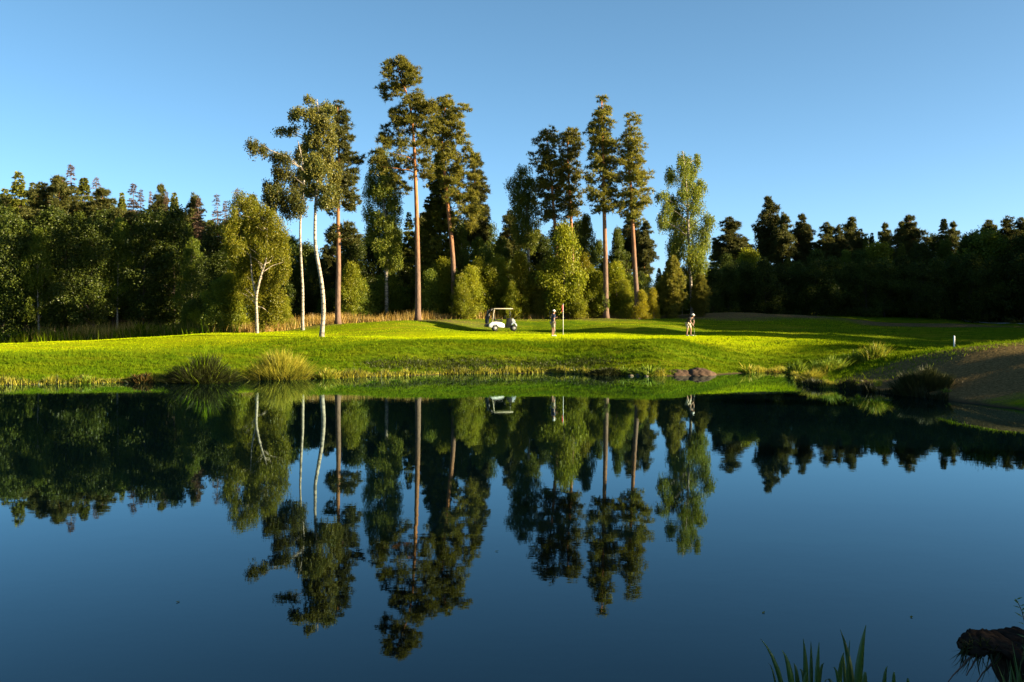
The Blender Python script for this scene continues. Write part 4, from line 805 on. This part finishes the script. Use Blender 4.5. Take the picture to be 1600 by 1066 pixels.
# ------------------------------------------------------------------ bare earth, stones, post
def lumpy(name, label, cat, c, R, mat, seed, amp=0.25, sub=18, freq=2.2, ridges=0.0):
    r = np.random.default_rng(seed); ph = r.uniform(0, 6.28, 12)
    nu, nv = sub * 2, sub; u = np.linspace(0, 2 * math.pi, nu, endpoint=False); vv = np.linspace(0, math.pi, nv)
    U, Vv = np.meshgrid(u, vv); d = np.stack([np.sin(Vv) * np.cos(U), np.sin(Vv) * np.sin(U), np.cos(Vv)], -1)
    f = 1 + amp * (np.sin(freq * 2 * d[..., 0] + ph[0]) * np.sin(freq * 1.7 * d[..., 1] + ph[1]) + 0.6 * np.sin(freq * 4 * d[..., 0] + ph[2] + 2 * d[..., 2]) * np.sin(freq * 3.1 * d[..., 2] + ph[3]) + 0.35 * np.sin(freq * 9 * d[..., 0] + ph[4]) * np.sin(freq * 8 * d[..., 2] + ph[5]))
    if ridges: f = f + ridges * np.abs(np.sin(7 * d[..., 0] + 2.5 * d[..., 2]))
    p = d * f[..., None] * np.asarray(R)
    i = np.arange(nv - 1)[:, None] * nu; j = np.arange(nu)[None]; j2 = (j + 1) % nu
    q = np.stack([i + j, i + nu + j, i + nu + j2, i + j2], -1).reshape(-1, 4)
    o = link(name, mesh_np(name, p.reshape(-1, 3), None, q, True, mat), None, c); return tag(o, label, cat)
earth = plain('bare_earth', (0.06, 0.038, 0.026), 0.95, var=0.7, scale=9, spec=0.1)
stone_m = plain('stone', (0.075, 0.065, 0.045), 0.85, var=0.3, scale=14, spec=0.2)
for px, wpx, hpx, lab, sd_ in ((1064, 42, 15, 'left hump of bare brown eroded earth at the far waterline', 1), (1096, 40, 18, 'right ridged hump of bare brown eroded earth at the far waterline', 2)):
    D = 56.2; X = (px - 800) * D / F; lumpy('earth_bank', lab, 'earth bank', (X, D + 0.75, -0.12), (wpx * D / F / 2 * 1.3, 0.9, hpx * D / F * 0.78), earth, sd_, 0.05, 44, 3.1, 0.05)
for px, py, rpx, lab in ((1000, 584.5, 5, 'largest pale stone at the waterline below the iris clump'), (986, 585.5, 3.2, 'small stone left of the largest pale waterline stone'), (1010, 586, 2.6, 'small stone right of the largest pale waterline stone'), (296, 596.5, 3, 'small pale stone at the foot of the big black tussock'), (1346, 590, 2.4, 'lone white pebble on the shaded slope behind the spit')):
    D = K / (py + 2.5 - HY) if py > 591 or px < 1100 and px > 900 else 46.8; X = (px - 800) * D / F; Rm = rpx * D / F
    lumpy('stone', lab, 'stone', (X, D, max(gz(X, D), 0) + Rm * 0.15), (Rm * 1.3, Rm, Rm * 0.7), stone_m, int(px), 0.12, 10)
white = plain('white_paint', (0.78, 0.78, 0.76), 0.5, var=0.04)
p = pw(1491, 545, 66); z0 = gz(p[0], 66)
post = thing('marker_post', 'white marker post in the shaded hollow on the right', 'post', (p[0], 66, z0))
g = Geo(); g.box((0, 0, 0.40), (0.08, 0.08, 0.9)); link('shaft', g.mesh('shaft', white), post)
g = Geo(); g.add([(-.04, -.04, .851), (.04, -.04, .851), (.04, .04, .851), (-.04, .04, .851), (0, 0, .89)], [(0, 1, 4), (1, 2, 4), (2, 3, 4), (3, 0, 4)]); link('cap', g.mesh('cap', white), post)

# ------------------------------------------------------------------ flag, golf cart, golfers
p = pw(880, 524, 71); fz = gz(p[0], 71)
flag = thing('flagstick', 'golf hole flagstick with limp red flag on the putting green', 'flag', (p[0], 71, fz))
red = plain('red_cloth', (0.34, 0.015, 0.012), 0.8)
g = Geo(); g.tube([(0, 0, -0.1), (0, 0, 1.0), (0, 0, 2.25)], [0.013, 0.013, 0.010], 8); link('pole', g.mesh('pole', white, True), flag)
r = np.random.default_rng(5); fv = []; 
for a in range(7):
    for b in range(8):
        u, v_ = a / 6, b / 7; fv.append((-0.015 - 0.10 * u + 0.035 * math.sin(4 * v_ + 6 * u), 0.05 * math.sin(9 * u + 2 * v_), 2.22 - 0.46 * v_ * (1 - 0.1 * u) - 0.16 * u))
fq = [(a * 8 + b, a * 8 + b + 1, a * 8 + b + 9, a * 8 + b + 8) for a in range(6) for b in range(7)]
cl = link('cloth', mesh_np('cloth', fv, None, fq, True, red), flag); sm_ = cl.modifiers.new('Solidify', 'SOLIDIFY'); sm_.thickness = 0.004
g = Geo(); g.tube([(0, 0, 0.012), (0, 0, 0.016)], [0.054, 0.054], 16); link('hole_cup', g.mesh('hole_cup', plain('cup_shadow', (0.02, 0.02, 0.02), 0.9)), flag)

def bev(o, wdt=0.02, seg=2):
    b = o.modifiers.new('Bevel', 'BEVEL'); b.width = wdt; b.segments = seg; b.limit_method = 'ANGLE'; return o
cart_white = plain('cart_white', (0.80, 0.80, 0.78), 0.3, var=0.03, spec=0.5)
black = plain('black_plastic', (0.012, 0.012, 0.014), 0.5)
vinyl = plain('dark_vinyl', (0.03, 0.026, 0.024), 0.55)
beige = plain('beige_roof', (0.52, 0.45, 0.33), 0.5, var=0.05)
tyre_m = plain('tyre_rubber', (0.018, 0.018, 0.018), 0.85)
hub_m = plain('grey_hub', (0.35, 0.34, 0.32), 0.4, 0.3)
glass, nt, out = nodes('clear_screen'); gp = nt.nodes.new('ShaderNodeBsdfPrincipled'); gp.inputs['Base Color'].default_value = (0.9, 0.9, 0.85, 1); gp.inputs['Roughness'].default_value = 0.05; gp.inputs['Alpha'].default_value = 0.22; nt.links.new(gp.outputs[0], out.inputs[0])
p = pw(781, 518, 77); cx, cz = p[0], gz(p[0], 77)
cart = thing('golf_cart', 'white golf cart with beige roof parked in tree shadow behind the green', 'golf cart', (cx, 77, cz), math.radians(4))
cart.scale = (1.03, 1.03, 1.05)
g = Geo(); g.prism([(-0.86, 0.30), (-0.72, 0.26), (-0.62, 0.26), (-0.60, 0.42), (-0.50, 0.52), (-0.36, 0.55), (-0.22, 0.50), (-0.12, 0.38), (-0.10, 0.26), (0.28, 0.24), (0.33, 0.30), (0.30, 0.52), (0.10, 0.62), (-0.28, 0.68), (-0.62, 0.66), (-0.84, 0.50)], -0.58, 0.58)
bev(link('body', g.mesh('body', cart_white), cart), 0.03)
g = Geo(); g.prism([(0.28, 0.235), (0.86, 0.235), (0.86, 0.275), (0.28, 0.275)], -0.56, 0.56); link('floor_pan', g.mesh('floor_pan', black), cart)
g = Geo(); g.prism([(0.36, 0.28), (0.78, 0.28), (0.92, 0.52), (0.88, 0.92), (0.72, 0.96), (0.52, 0.88), (0.50, 0.60)], -0.54, 0.54); bev(link('dashboard', g.mesh('dashboard', black), cart), 0.02)
g = Geo(); g.prism([(0.80, 0.42), (0.86, 0.60), (0.98, 0.66), (1.12, 0.60), (1.24, 0.46), (1.26, 0.36), (1.20, 0.34), (1.10, 0.56), (0.96, 0.56)], -0.56, 0.56); g.prism([(0.80, 0.55), (0.92, 0.95), (1.10, 0.80), (1.18, 0.60), (1.0, 0.62)], -0.36, 0.36); bev(link('front_cowl', g.mesh('front_cowl', cart_white), cart), 0.02)
for s in (-1, 1):
    g = Geo(); g.tube([(1.20, s * 0.36, 0.50), (1.245, s * 0.36, 0.50)], [0.06, 0.055], 12); link('headlight', g.mesh('headlight', hub_m, True), cart)
g = Geo(); g.box((-0.12, 0, 0.735), (0.52, 1.0, 0.11)); bev(link('seat', g.mesh('seat', vinyl), cart), 0.04, 3)
g = Geo(); g.prism([(-0.44, 0.76), (-0.34, 0.76), (-0.44, 1.18), (-0.54, 1.18)], -0.50, 0.50); bev(link('backrest', g.mesh('backrest', vinyl), cart), 0.03, 3)
for s in (-1, 1):
    g = Geo(); g.tube([(-0.30, s * 0.53, 0.86), (-0.12, s * 0.53, 0.90), (0.14, s * 0.53, 0.88), (0.18, s * 0.53, 0.72)], 0.022, 7); link('arm_rail', g.mesh('arm_rail', black, True), cart)
g = Geo(); g.prism([(-0.52, 1.60), (-0.46, 1.665), (0.88, 1.665), (0.97, 1.63), (0.97, 1.60)], -0.60, 0.60); bev(link('roof', g.mesh('roof', beige), cart), 0.02)
for s in (-1, 1):
    g = Geo(); g.tube([(-0.58, s * 0.50, 0.66), (-0.50, s * 0.52, 1.2), (-0.44, s * 0.53, 1.60)], 0.024, 7); link('roof_post', g.mesh('roof_post', beige, True), cart)
    g = Geo(); g.tube([(0.80, s * 0.50, 0.94), (0.74, s * 0.52, 1.3), (0.72, s * 0.53, 1.60)], 0.020, 7); link('roof_post', g.mesh('roof_post', black, True), cart)
g = Geo(); g.box((0.77, 0, 1.17), (0.012, 1.0, 0.46)); link('windscreen', g.mesh('windscreen', glass), cart)
g = Geo(); g.tube([(0.55, -0.26, 0.86), (0.34, -0.26, 1.02)], 0.02, 7); col_ = link('steering_column', g.mesh('steering_column', black, True), cart)
a = np.linspace(0, 2 * math.pi, 21); g = Geo(); g.tube(np.stack([0.33 + 0.10 * np.cos(a), -0.26 + 0.17 * np.sin(a), 1.03 + 0.13 * np.cos(a)], 1), 0.016, 6, False); link('steering_wheel', g.mesh('steering_wheel', black, True), col_)
g = Geo(); g.prism([(-0.52, 1.58), (-0.58, 1.66), (-0.74, 1.58), (-0.92, 1.34), (-0.98, 1.10), (-0.94, 1.08), (-0.86, 1.30), (-0.70, 1.50)], -0.56, 0.56); link('rear_canopy', g.mesh('rear_canopy', vinyl), cart)
g = Geo(); g.prism([(-0.86, 0.28), (-1.14, 0.30), (-1.16, 0.46), (-1.02, 0.56), (-0.86, 0.52)], -0.50, 0.50); bev(link('bag_platform', g.mesh('bag_platform', black), cart), 0.02)
for x in (-0.39, 1.02):
    for s in (-1, 1):
        wh = bpy.data.objects.new('wheel', None); COL.objects.link(wh); wh.parent = cart; wh.location = (x, s * 0.50, 0.215)
        a = np.linspace(0, 2 * math.pi, 25)
        g = Geo(); g.tube([(0, -0.10, 0), (0, -0.085, 0), (0, 0.085, 0), (0, 0.10, 0)], [0.16, 0.215, 0.215, 0.16], 20); link('tyre', g.mesh('tyre', tyre_m), wh)
        g = Geo(); g.tube([(0, s * 0.101, 0), (0, s * 0.108, 0)], [0.115, 0.10], 16); link('rim', g.mesh('rim', hub_m), wh)
def golf_bag(dy, label, mat, seed):
    r = np.random.default_rng(seed); c = math.cos(cart.rotation_euler.z); s = math.sin(cart.rotation_euler.z)
    bx = -0.98 * 1.03; o = thing('golf_bag', label, 'golf bag', (cx + bx * c - dy * s, 77 + bx * s + dy * c, cz + 0.585), cart.rotation_euler.z)
    o.rotation_euler = (0, math.radians(8), cart.rotation_euler.z)
    g = Geo(); g.tube([(0, 0, 0), (0, 0, 0.05), (0, 0, 0.35), (0, 0, 0.70), (0, 0, 0.74)], [0.12, 0.135, 0.125, 0.14, 0.135], 12); link('bag', g.mesh('bag', mat, True), o)
    g = Geo(); g.box((-0.12, 0, 0.30), (0.09, 0.18, 0.34)); bev(link('pocket', g.mesh('pocket', mat), o), 0.03)
    for k in range(5):
        a = k * 1.256; x, y = 0.07 * math.cos(a), 0.07 * math.sin(a); h = 0.86 + 0.12 * r.uniform()
        g = Geo(); g.tube([(x, y, 0.70), (x * 1.3, y * 1.3, h)], 0.007, 5); ck = link('club', g.mesh('club', hub_m), o)
        g = Geo(); g.tube([(x * 1.3, y * 1.3, h - 0.02), (x * 1.3 + 0.03, y * 1.3, h + 0.03), (x * 1.3 + 0.08, y * 1.3, h + 0.03)], [0.02, 0.03, 0.012], 7); link('club_head', g.mesh('club_head', hub_m if k % 2 else vinyl, True), ck)
golf_bag(-0.26, 'nearer dark golf bag standing on the back of the golf cart', plain('navy_nylon', (0.02, 0.022, 0.03), 0.7), 1)
golf_bag(0.26, 'farther dark golf bag on the back of the golf cart', plain('plum_nylon', (0.045, 0.02, 0.025), 0.7), 2)

def skin_mesh(name, pts, edges, rad, mat, parent, root=0, sub=1):
    me = bpy.data.meshes.new(name); me.from_pydata([tuple(q) for q in pts], edges, []); me.materials.append(mat)
    o = link(name, me, parent); sk = o.modifiers.new('Skin', 'SKIN'); sk.use_smooth_shade = True
    for i, q in enumerate(rad):
        d = me.skin_vertices[0].data[i]; d.radius = q if isinstance(q, tuple) else (q, q); d.use_root = (i == root)
    if sub: sb = o.modifiers.new('Subdivision', 'SUBSURF'); sb.levels = sub; sb.render_levels = sub
    return o
SKIN = plain('golfer_skin', (0.22, 0.115, 0.075), 0.55, var=0.05)  # one even skin colour
def person(label, loc, rz, J, shirt, shorts, cap, shoe, club=None):
    """J: joints in metres; the figure faces +x, its left side is +y"""
    o = thing('person', label, 'person', loc, rz)
    P, E, R = [], [], []
    def add(q, rad, par=None):
        P.append(np.asarray(q, float)); R.append(rad)
        if par is not None: E.append((par, len(P) - 1))
        return len(P) - 1
    pel = add(J['pelvis'], (0.13, 0.11)); mid = add(J['waist'], (0.125, 0.10), pel); ch = add(J['chest'], (0.15, 0.115), mid); nk = add(J['neck'], 0.055, ch)
    hd = np.asarray(J['head'], float); h0 = add(hd + [0, 0, -0.07], (0.062, 0.07), nk); h1 = add(hd, (0.078, 0.095), h0); add(hd + [0, 0, 0.08], (0.06, 0.075), h1)
    add(hd + [0.115, 0, -0.02], 0.014, h1)                                             # nose
    for s in ('l', 'r'):
        sg = 1 if s == 'l' else -1
        add(hd + [0.0, sg * 0.092, -0.01], 0.016, h1)                                   # ear
        hp = add(J['hip_' + s], 0.095, pel); kn = add(J['knee_' + s], 0.062, hp); cf = add(np.asarray(J['knee_' + s]) * 0.65 + np.asarray(J['ankle_' + s]) * 0.35 - [0.02, 0, 0], 0.06, kn)
        an = add(J['ankle_' + s], 0.038, cf); add(J['toe_' + s], (0.04, 0.03), an)
        sh = add(J['shoulder_' + s], 0.062, ch); el = add(J['elbow_' + s], 0.042, sh); wr = add(J['wrist_' + s], 0.028, el)
        f = unit(np.asarray(J['wrist_' + s], float) - np.asarray(J['elbow_' + s], float)); w_ = np.asarray(J['wrist_' + s], float)
        pm = add(w_ + f * 0.06, (0.036, 0.022), wr); side = unit(np.cross(f, [0, 1.0, 0.2])); cu = unit(np.cross(f, side))
        for k in range(4):
            b_ = add(w_ + f * 0.10 + side * (k - 1.5) * 0.02, 0.009, pm); ln = (0.07, 0.08, 0.075, 0.06)[k]
            add(w_ + f * (0.10 + ln * 0.6) + side * (k - 1.5) * 0.021 + cu * 0.035, 0.008, b_)
        t_ = add(w_ + f * 0.05 + side * -0.045 + cu * 0.01, 0.010, pm); add(w_ + f * 0.09 + side * -0.05 + cu * 0.03, 0.009, t_)
    skin_mesh('body', P, E, R, SKIN, o, pel)
    A = lambda n: np.asarray(J[n], float)
    # shirt: trunk and short sleeves
    pts = [A('pelvis') + [0, 0, 0.03], A('waist'), A('chest'), A('neck') - [0, 0, 0.02]]; ed = [(0, 1), (1, 2), (2, 3)]; rad = [(0.165, 0.14), (0.165, 0.135), (0.185, 0.15), 0.085]
    for s in 'lr':
        i = len(pts); pts += [A('shoulder_' + s), A('shoulder_' + s) * 0.3 + A('elbow_' + s) * 0.7]; ed += [(2, i), (i, i + 1)]; rad += [0.09, 0.072]
    skin_mesh('shirt', pts, ed, rad, shirt, o, 1)
    pts = [A('pelvis') + [0, 0, 0.02]]; ed = []; rad = [(0.165, 0.145)]
    for s in 'lr':
        i = len(pts); pts += [A('hip_' + s), A('hip_' + s) * 0.15 + A('knee_' + s) * 0.85]; ed += [(0, i), (i, i + 1)]; rad += [0.118, 0.098]
    skin_mesh('shorts', pts, ed, rad, shorts, o, 0)
    for s in 'lr':
        an, to = A('ankle_' + s), A('toe_' + s); d_ = unit(to - an) * [1, 1, 0]
        skin_mesh('shoe', [np.array([an[0], an[1], 0.045]) - d_ * 0.06, np.array([an[0], an[1], 0.05]) + d_ * 0.06, np.array([to[0], to[1], 0.04]) + d_ * 0.06], [(0, 1), (1, 2)], [0.048, 0.05, (0.045, 0.035)], shoe, o, 1)
    g = Geo(); m_ = 7; rings = []
    hd_ = hd + [0.0, 0, 0.035]; g.tube([hd_ + [0, 0, q] for q in (0, 0.04, 0.08, 0.105, 0.118)], [0.106, 0.104, 0.086, 0.05, 0.01], 16); cp = link('cap', g.mesh('cap', cap, True), o)
    ang = np.linspace(-0.9, 0.9, 9); top = [hd_ + [0.095 * math.cos(t), 0.095 * math.sin(t), 0.012] for t in ang] + [hd_ + [0.09 * math.cos(t) + 0.085 * math.cos(t * 0.7), 0.088 * math.sin(t), -0.008] for t in ang]
    vv = np.array(top + [q - np.array([0, 0, 0.008]) for q in top]); q_ = [(k, k + 1, k + 10, k + 9) for k in range(8)] + [(18 + k, 18 + k + 9, 18 + k + 10, 18 + k + 1) for k in range(8)] + [(9 + k, 10 + k, 28 + k, 27 + k) for k in range(8)]
    link('peak', mesh_np('peak', vv, None, q_, False, cap), cp)
    for s in (-1, 1):
        g = Geo(); g.tube([hd + [0.088, s * 0.034, 0.0], hd + [0.098, s * 0.034, 0.0]], [0.016, 0.010], 8); link('eye', g.mesh('eye', black), o)
    g = Geo(); g.tube([hd + [0.086, -0.028, -0.075], hd + [0.092, 0, -0.078], hd + [0.086, 0.028, -0.075]], 0.007, 6); link('mouth', g.mesh('mouth', plain('lips', (0.30, 0.10, 0.08), 0.5)), o)
    g = Geo(); g.tube([hd + [-0.035, 0, q] for q in (-0.07, -0.02, 0.03, 0.045)], [0.05, 0.084, 0.09, 0.088], 12); link('hair', g.mesh('hair', plain('brown_hair', (0.05, 0.03, 0.02), 0.8), True), o)
    return o
# golfer standing beside the flag, putter hanging from his right hand, other forearm raised across the chest
Dg = 69.0; p = pw(864, 525.5, Dg); gzz = gz(p[0], Dg)
J1 = dict(pelvis=(0, 0, 0.98), waist=(0.01, 0, 1.16), chest=(0.0, 0, 1.40), neck=(0.03, 0, 1.56), head=(0.07, 0, 1.70),
    hip_l=(0, 0.10, 0.92), knee_l=(0.03, 0.11, 0.50), ankle_l=(0, 0.11, 0.09), toe_l=(0.16, 0.14, 0.035), hip_r=(0, -0.10, 0.92), knee_r=(0.02, -0.11, 0.50), ankle_r=(-0.03, -0.12, 0.09), toe_r=(0.13, -0.17, 0.035),
    shoulder_l=(0.0, 0.19, 1.45), elbow_l=(0.10, 0.30, 1.22), wrist_l=(0.33, 0.20, 1.30), shoulder_r=(0.0, -0.19, 1.45), elbow_r=(-0.06, -0.27, 1.16), wrist_r=(0.0, -0.31, 0.92))
navy = plain('navy_shirt', (0.014, 0.022, 0.06), 0.85); khaki = plain('khaki_shorts', (0.20, 0.175, 0.145), 0.85); cap_w = plain('white_cap', (0.62, 0.61, 0.60), 0.8); shoe_w = plain('white_shoe', (0.50, 0.48, 0.45), 0.6)
RZ1 = math.radians(25)
person('person in white cap, navy shirt and khaki shorts standing beside the red flag', (p[0], Dg, gzz), RZ1, J1, navy, khaki, cap_w, shoe_w)
def putter(label, loc, rz, top, bot):
    o = thing('putter', label, 'golf club', loc, rz); top = np.asarray(top, float); bot = np.asarray(bot, float); d = top - bot
    g = Geo(); g.tube([bot, bot + d * 0.74], [0.006, 0.007], 6); link('shaft', g.mesh('shaft', hub_m, True), o)
    g = Geo(); g.tube([bot + d * 0.735, top], [0.012, 0.015], 8); link('grip', g.mesh('grip', black, True), o)
    g = Geo(); g.box(bot + [0.04, 0, 0.008], (0.11, 0.03, 0.028)); bev(link('head', g.mesh('head', hub_m), o), 0.006)
putter('putter hanging from the hand of the person beside the flag', (p[0], Dg, gzz), RZ1, (0.02, -0.325, 0.96), (-0.02, -0.36, 0.05))
# golfer bent over a putt to the right
Dg = 71.0; p = pw(1078, 526, Dg); gzz = gz(p[0], Dg)
J2 = dict(pelvis=(-0.10, 0, 0.93), waist=(-0.02, 0, 1.09), chest=(0.13, 0, 1.27), neck=(0.24, 0, 1.37), head=(0.33, 0, 1.45),
    hip_l=(-0.10, 0.11, 0.88), knee_l=(0.0, 0.19, 0.48), ankle_l=(-0.04, 0.23, 0.09), toe_l=(0.13, 0.27, 0.035), hip_r=(-0.10, -0.11, 0.88), knee_r=(0.0, -0.19, 0.48), ankle_r=(-0.04, -0.23, 0.09), toe_r=(0.13, -0.27, 0.035),
    shoulder_l=(0.17, 0.19, 1.30), elbow_l=(0.27, 0.20, 1.03), wrist_l=(0.34, 0.045, 0.84), shoulder_r=(0.17, -0.19, 1.30), elbow_r=(0.27, -0.20, 1.02), wrist_r=(0.35, -0.04, 0.80))
RZ2 = math.radians(-48)
person('person in white cap, dark shirt and pale shorts bent over a putt on the right', (p[0] - 0.05, Dg, gzz), RZ2, J2, plain('charcoal_shirt', (0.015, 0.014, 0.016), 0.85), plain('pale_shorts', (0.30, 0.255, 0.21), 0.85), cap_w, shoe_w)
putter('putter held in both hands by the person bent over a putt', (p[0] - 0.05, Dg, gzz), RZ2, (0.355, 0.0, 0.86), (0.50, 0.0, 0.03))

# ------------------------------------------------------------------ foreground: iris leaves, overhanging turf, sprig
def iris(name, label, leaves, D, seed):
    r = np.random.default_rng(seed); b0 = pw(np.mean([l[0] for l in leaves]), 1066, D); base = np.array([b0[0], D, -0.05])
    o = thing(name, label, 'water plant', tuple(base))
    for (bx, tx, ty, wpx, curl) in leaves:
        dy = r.uniform(-0.12, 0.12); tip = pw(tx, ty, D + dy); bp = pw(bx, 1075, D + dy); bot = np.array([bp[0] * 0.75 + base[0] * 0.25, D + dy * 0.5, -0.05])
        n = 11; t = np.linspace(0, 1, n)[:, None]
        # bottom, frame edge, tip: a quadratic through the three
        c = bp + (bp - 0.5 * (bot + tip)) * 0.35; pts = (1 - t) ** 2 * bot + 2 * t * (1 - t) * c + t * t * tip
        pts[:, 2] -= curl * np.clip(t[:, 0] - 0.55, 0, 1) ** 2 * 1.2
        wd = wpx * D / F * np.clip(np.minimum(1, (1.02 - t[:, 0]) * 3.2), 0.05, 1) * np.clip(0.75 + t[:, 0], 0.7, 1)
        sd_ = np.array([math.cos(a_ := r.uniform(-0.5, 0.5)), math.sin(a_), 0]); nrm = np.array([-sd_[1], sd_[0], 0]) * -1
        L_ = pts - sd_ * wd[:, None] / 2; R_ = pts + sd_ * wd[:, None] / 2; C_ = pts + nrm * wd[:, None] * 0.16; B_ = pts + nrm * wd[:, None] * 0.04 - nrm * 0.002
        v = np.stack([L_, C_, R_, B_], 1).reshape(-1, 3); q = [(k * 4 + j, k * 4 + (j + 1) % 4, k * 4 + 4 + (j + 1) % 4, k * 4 + 4 + j) for k in range(n - 1) for j in range(4)]
        link('leaf', mesh_np('leaf', v - base, None, q, True, M['iris_leaf']), o)
iris('iris_plant', 'left clump of dark green iris leaves rising from the bottom edge',
     [(1234, 1188, 998, 9, 0), (1244, 1222, 1016, 12, 0), (1262, 1255, 998, 8, 0), (1268, 1267, 1002, 6, 0), (1275, 1280, 1003, 7, 0), (1274, 1288, 1027, 8, 0.15), (1262, 1248, 1030, 6, 0.3), (1250, 1240, 1036, 7, 0), (1218, 1200, 1036, 3, 0), (1254, 1262, 1050, 8, 0), (1226, 1210, 1056, 6, 0.4)], 6.5, 1)
iris('iris_plant', 'right clump of dark green iris leaves, one thick leaf leaning right',
     [(1336, 1353, 977, 12, 0), (1338, 1313, 984, 9, 0), (1308, 1319, 1008, 9, 0.2), (1322, 1328, 1000, 5, 0), (1342, 1345, 1025, 8, 0), (1350, 1352, 1050, 9, 0), (1310, 1285, 1038, 6, 0.6), (1308, 1286, 1054, 6, 0.8), (1322, 1317, 1020, 6, 0), (1316, 1300, 1026, 5, 0.3)], 6.5, 2)
iris('iris_plant', 'three short leaf tips right of the iris clumps at the bottom edge', [(1378, 1387, 1041, 6, 0), (1396, 1397, 1050, 7, 0), (1419, 1418, 1062, 6, 0)], 6.5, 3)
def overhang():
    r = np.random.default_rng(9); D = 7.3; c = pw(1592, 1010, D)
    o = thing('turf_overhang', 'dark ledge of bare earth jutting over the water at bottom right', 'earth bank', (c[0], D, 0.2))
    n = 110; m = 26; v = []; q1, q2 = r.uniform(0, 6, 2)
    for i in range(n):
        u = i / (n - 1); x = -0.42 + 1.9 * u
        top = 0.72 + 0.02 * math.sin(9 * u) + 0.012 * math.sin(31 * u + q1); th = 0.02 + 0.13 * min(1, u * 4) + 0.80 * min(1, max(0, u - 0.12) * 3.2) + 0.03 * math.sin(23 * u + q2) + 0.02 * math.sin(61 * u); dp = 0.06 + 0.55 * min(1, u * 2.4) ** 0.7
        for j in range(m):
            a = 2 * math.pi * j / m; yy = math.cos(a); zz = math.sin(a)
            v.append((x + 0.006 * r.normal(), dp * np.sign(yy) * abs(yy) ** 0.6 + 0.010 * r.normal(), top - th / 2 + th / 2 * np.sign(zz) * abs(zz) ** 0.5 + 0.009 * r.normal()))
    q = [(i * m + j, i * m + (j + 1) % m, i * m + m + (j + 1) % m, i * m + m + j) for i in range(n - 1) for j in range(m)]
    t = [(0, k + 1, k) for k in range(1, m - 1)]
    link('ledge', mesh_np('ledge', v, t, q, True, plain('dark_earth', (0.02, 0.015, 0.012), 1.0, var=0.8, scale=22, spec=0.0)), o)
    for k, (a, b) in enumerate((((1536, 1014), (1480, 1068)), ((1538, 1014), (1510, 1056)), ((1566, 1022), (1525, 1068)))):
        p0 = pw(*a, D - 0.1) - np.array(o.location); p1 = pw(*b, D - 0.1) - np.array(o.location); g = Geo()
        g.tube(taper_path(p0, p1, 8, r, 0.06, 0.03), np.linspace(0.012, 0.004, 8), 5); link('root', g.mesh('root', plain('root_bark', (0.12, 0.075, 0.06), 0.9), True), o)
    nf = 420; uf = r.uniform(0.0, 1.0, nf) ** 1.5; fx = -0.42 + 1.9 * uf; fy = -(0.06 + 0.55 * np.minimum(1, uf * 2.4) ** 0.7) * r.uniform(0.2, 1.0, nf); fz = 0.71 + r.uniform(-0.03, 0.03, nf)
    fo = np.stack([r.normal(size=nf) * 0.06 - 0.05 * (uf < 0.1), -r.uniform(0.0, 0.12, nf), r.uniform(-0.20, 0.10, nf)], 1); vv, tt = strips(np.stack([fx, fy, fz], 1), fo, r.uniform(0.006, 0.014, nf), r)
    link('hanging_grass', mesh_np('hanging_grass', vv, tt, None, False, M['shaded_sedge']), o)['kind'] = 'stuff'
    nb = 520; bx = r.uniform(-0.52, 0.5, nb); by = r.uniform(-0.9, -0.45, nb); bz = np.full(nb, -0.1)
    off = np.stack([r.normal(size=nb) * 0.12, r.normal(size=nb) * 0.08, r.uniform(0.45, 1.05, nb) * (0.75 + 0.35 * np.clip((bx + 0.5) * 2, 0, 1))], 1); vv, tt = strips(np.stack([bx, by, bz], 1), off, r.uniform(0.012, 0.028, nb), r)
    link('grass_tuft', mesh_np('grass_tuft', vv, tt, None, False, M['iris_leaf']), o)['kind'] = 'stuff'
overhang()
def sprig():
    D = 6.4; b = pw(1618, 1066, D); o = thing('willowherb_sprig', 'leafy sprig entering at the right edge above the earth ledge', 'plant', (b[0], D, 0.6)); r = np.random.default_rng(3)
    P_ = np.array([pw(x, y, D) for x, y in ((1622, 1085), (1612, 1030), (1604, 985), (1597, 955), (1588, 937))]) - np.array(o.location); P_[0, 2] = 0
    g = Geo(); g.tube(P_, np.linspace(0.006, 0.002, 5), 6); link('stem', g.mesh('stem', plain('dark_stem', (0.05, 0.04, 0.02), 0.8), True), o)
    for k in range(22):
        t = k / 21; c = np.array([np.interp(t * 4, range(5), P_[:, i]) for i in range(3)]); a = k * 2.4; d = np.array([math.cos(a), math.sin(a) * 0.6, 0.35]); d /= np.linalg.norm(d); L = 0.09 * (1.1 - 0.6 * t)
        s = unit(np.cross(d, [0, 0, 1.0])) * 0.010; v = [c, c + d * L * 0.4 + s, c + d * L, c + d * L * 0.4 - s, c + d * L * 0.4 + [0, 0, 0.006]]
        link('leaf', mesh_np('leaf', v, [(0, 1, 4), (1, 2, 4), (2, 3, 4), (3, 0, 4)], None, False, M['iris_leaf']), o)
sprig()
for px, py, lab in ((278, 941, 'pale leaf floating on the open water at lower left'), (1193, 958, 'pale leaf floating on the water above the iris clumps'), (1424, 965, 'dark leaf floating on the water right of the iris clumps'), (776, 862, 'small leaf floating beside the pine reflections')):
    D = K / (py - HY); X = (px - 800) * D / F; r = np.random.default_rng(px); a = r.uniform(0, 6.28); L = 0.035
    g = Geo(); u = np.array([math.cos(a), math.sin(a), 0]) * L; s = np.array([-u[1], u[0], 0]) * 0.5
    g.add([-u, s + [0, 0, 0.004], u + [0, 0, 0.008], -s + [0, 0, 0.006], [0, 0, 0.001]], [(0, 4, 1), (1, 4, 2), (2, 4, 3), (3, 4, 0)])
    tag(link('floating_leaf', g.mesh('floating_leaf', M['gold_leaf']), None, (X, D, 0.004)), lab, 'leaf')
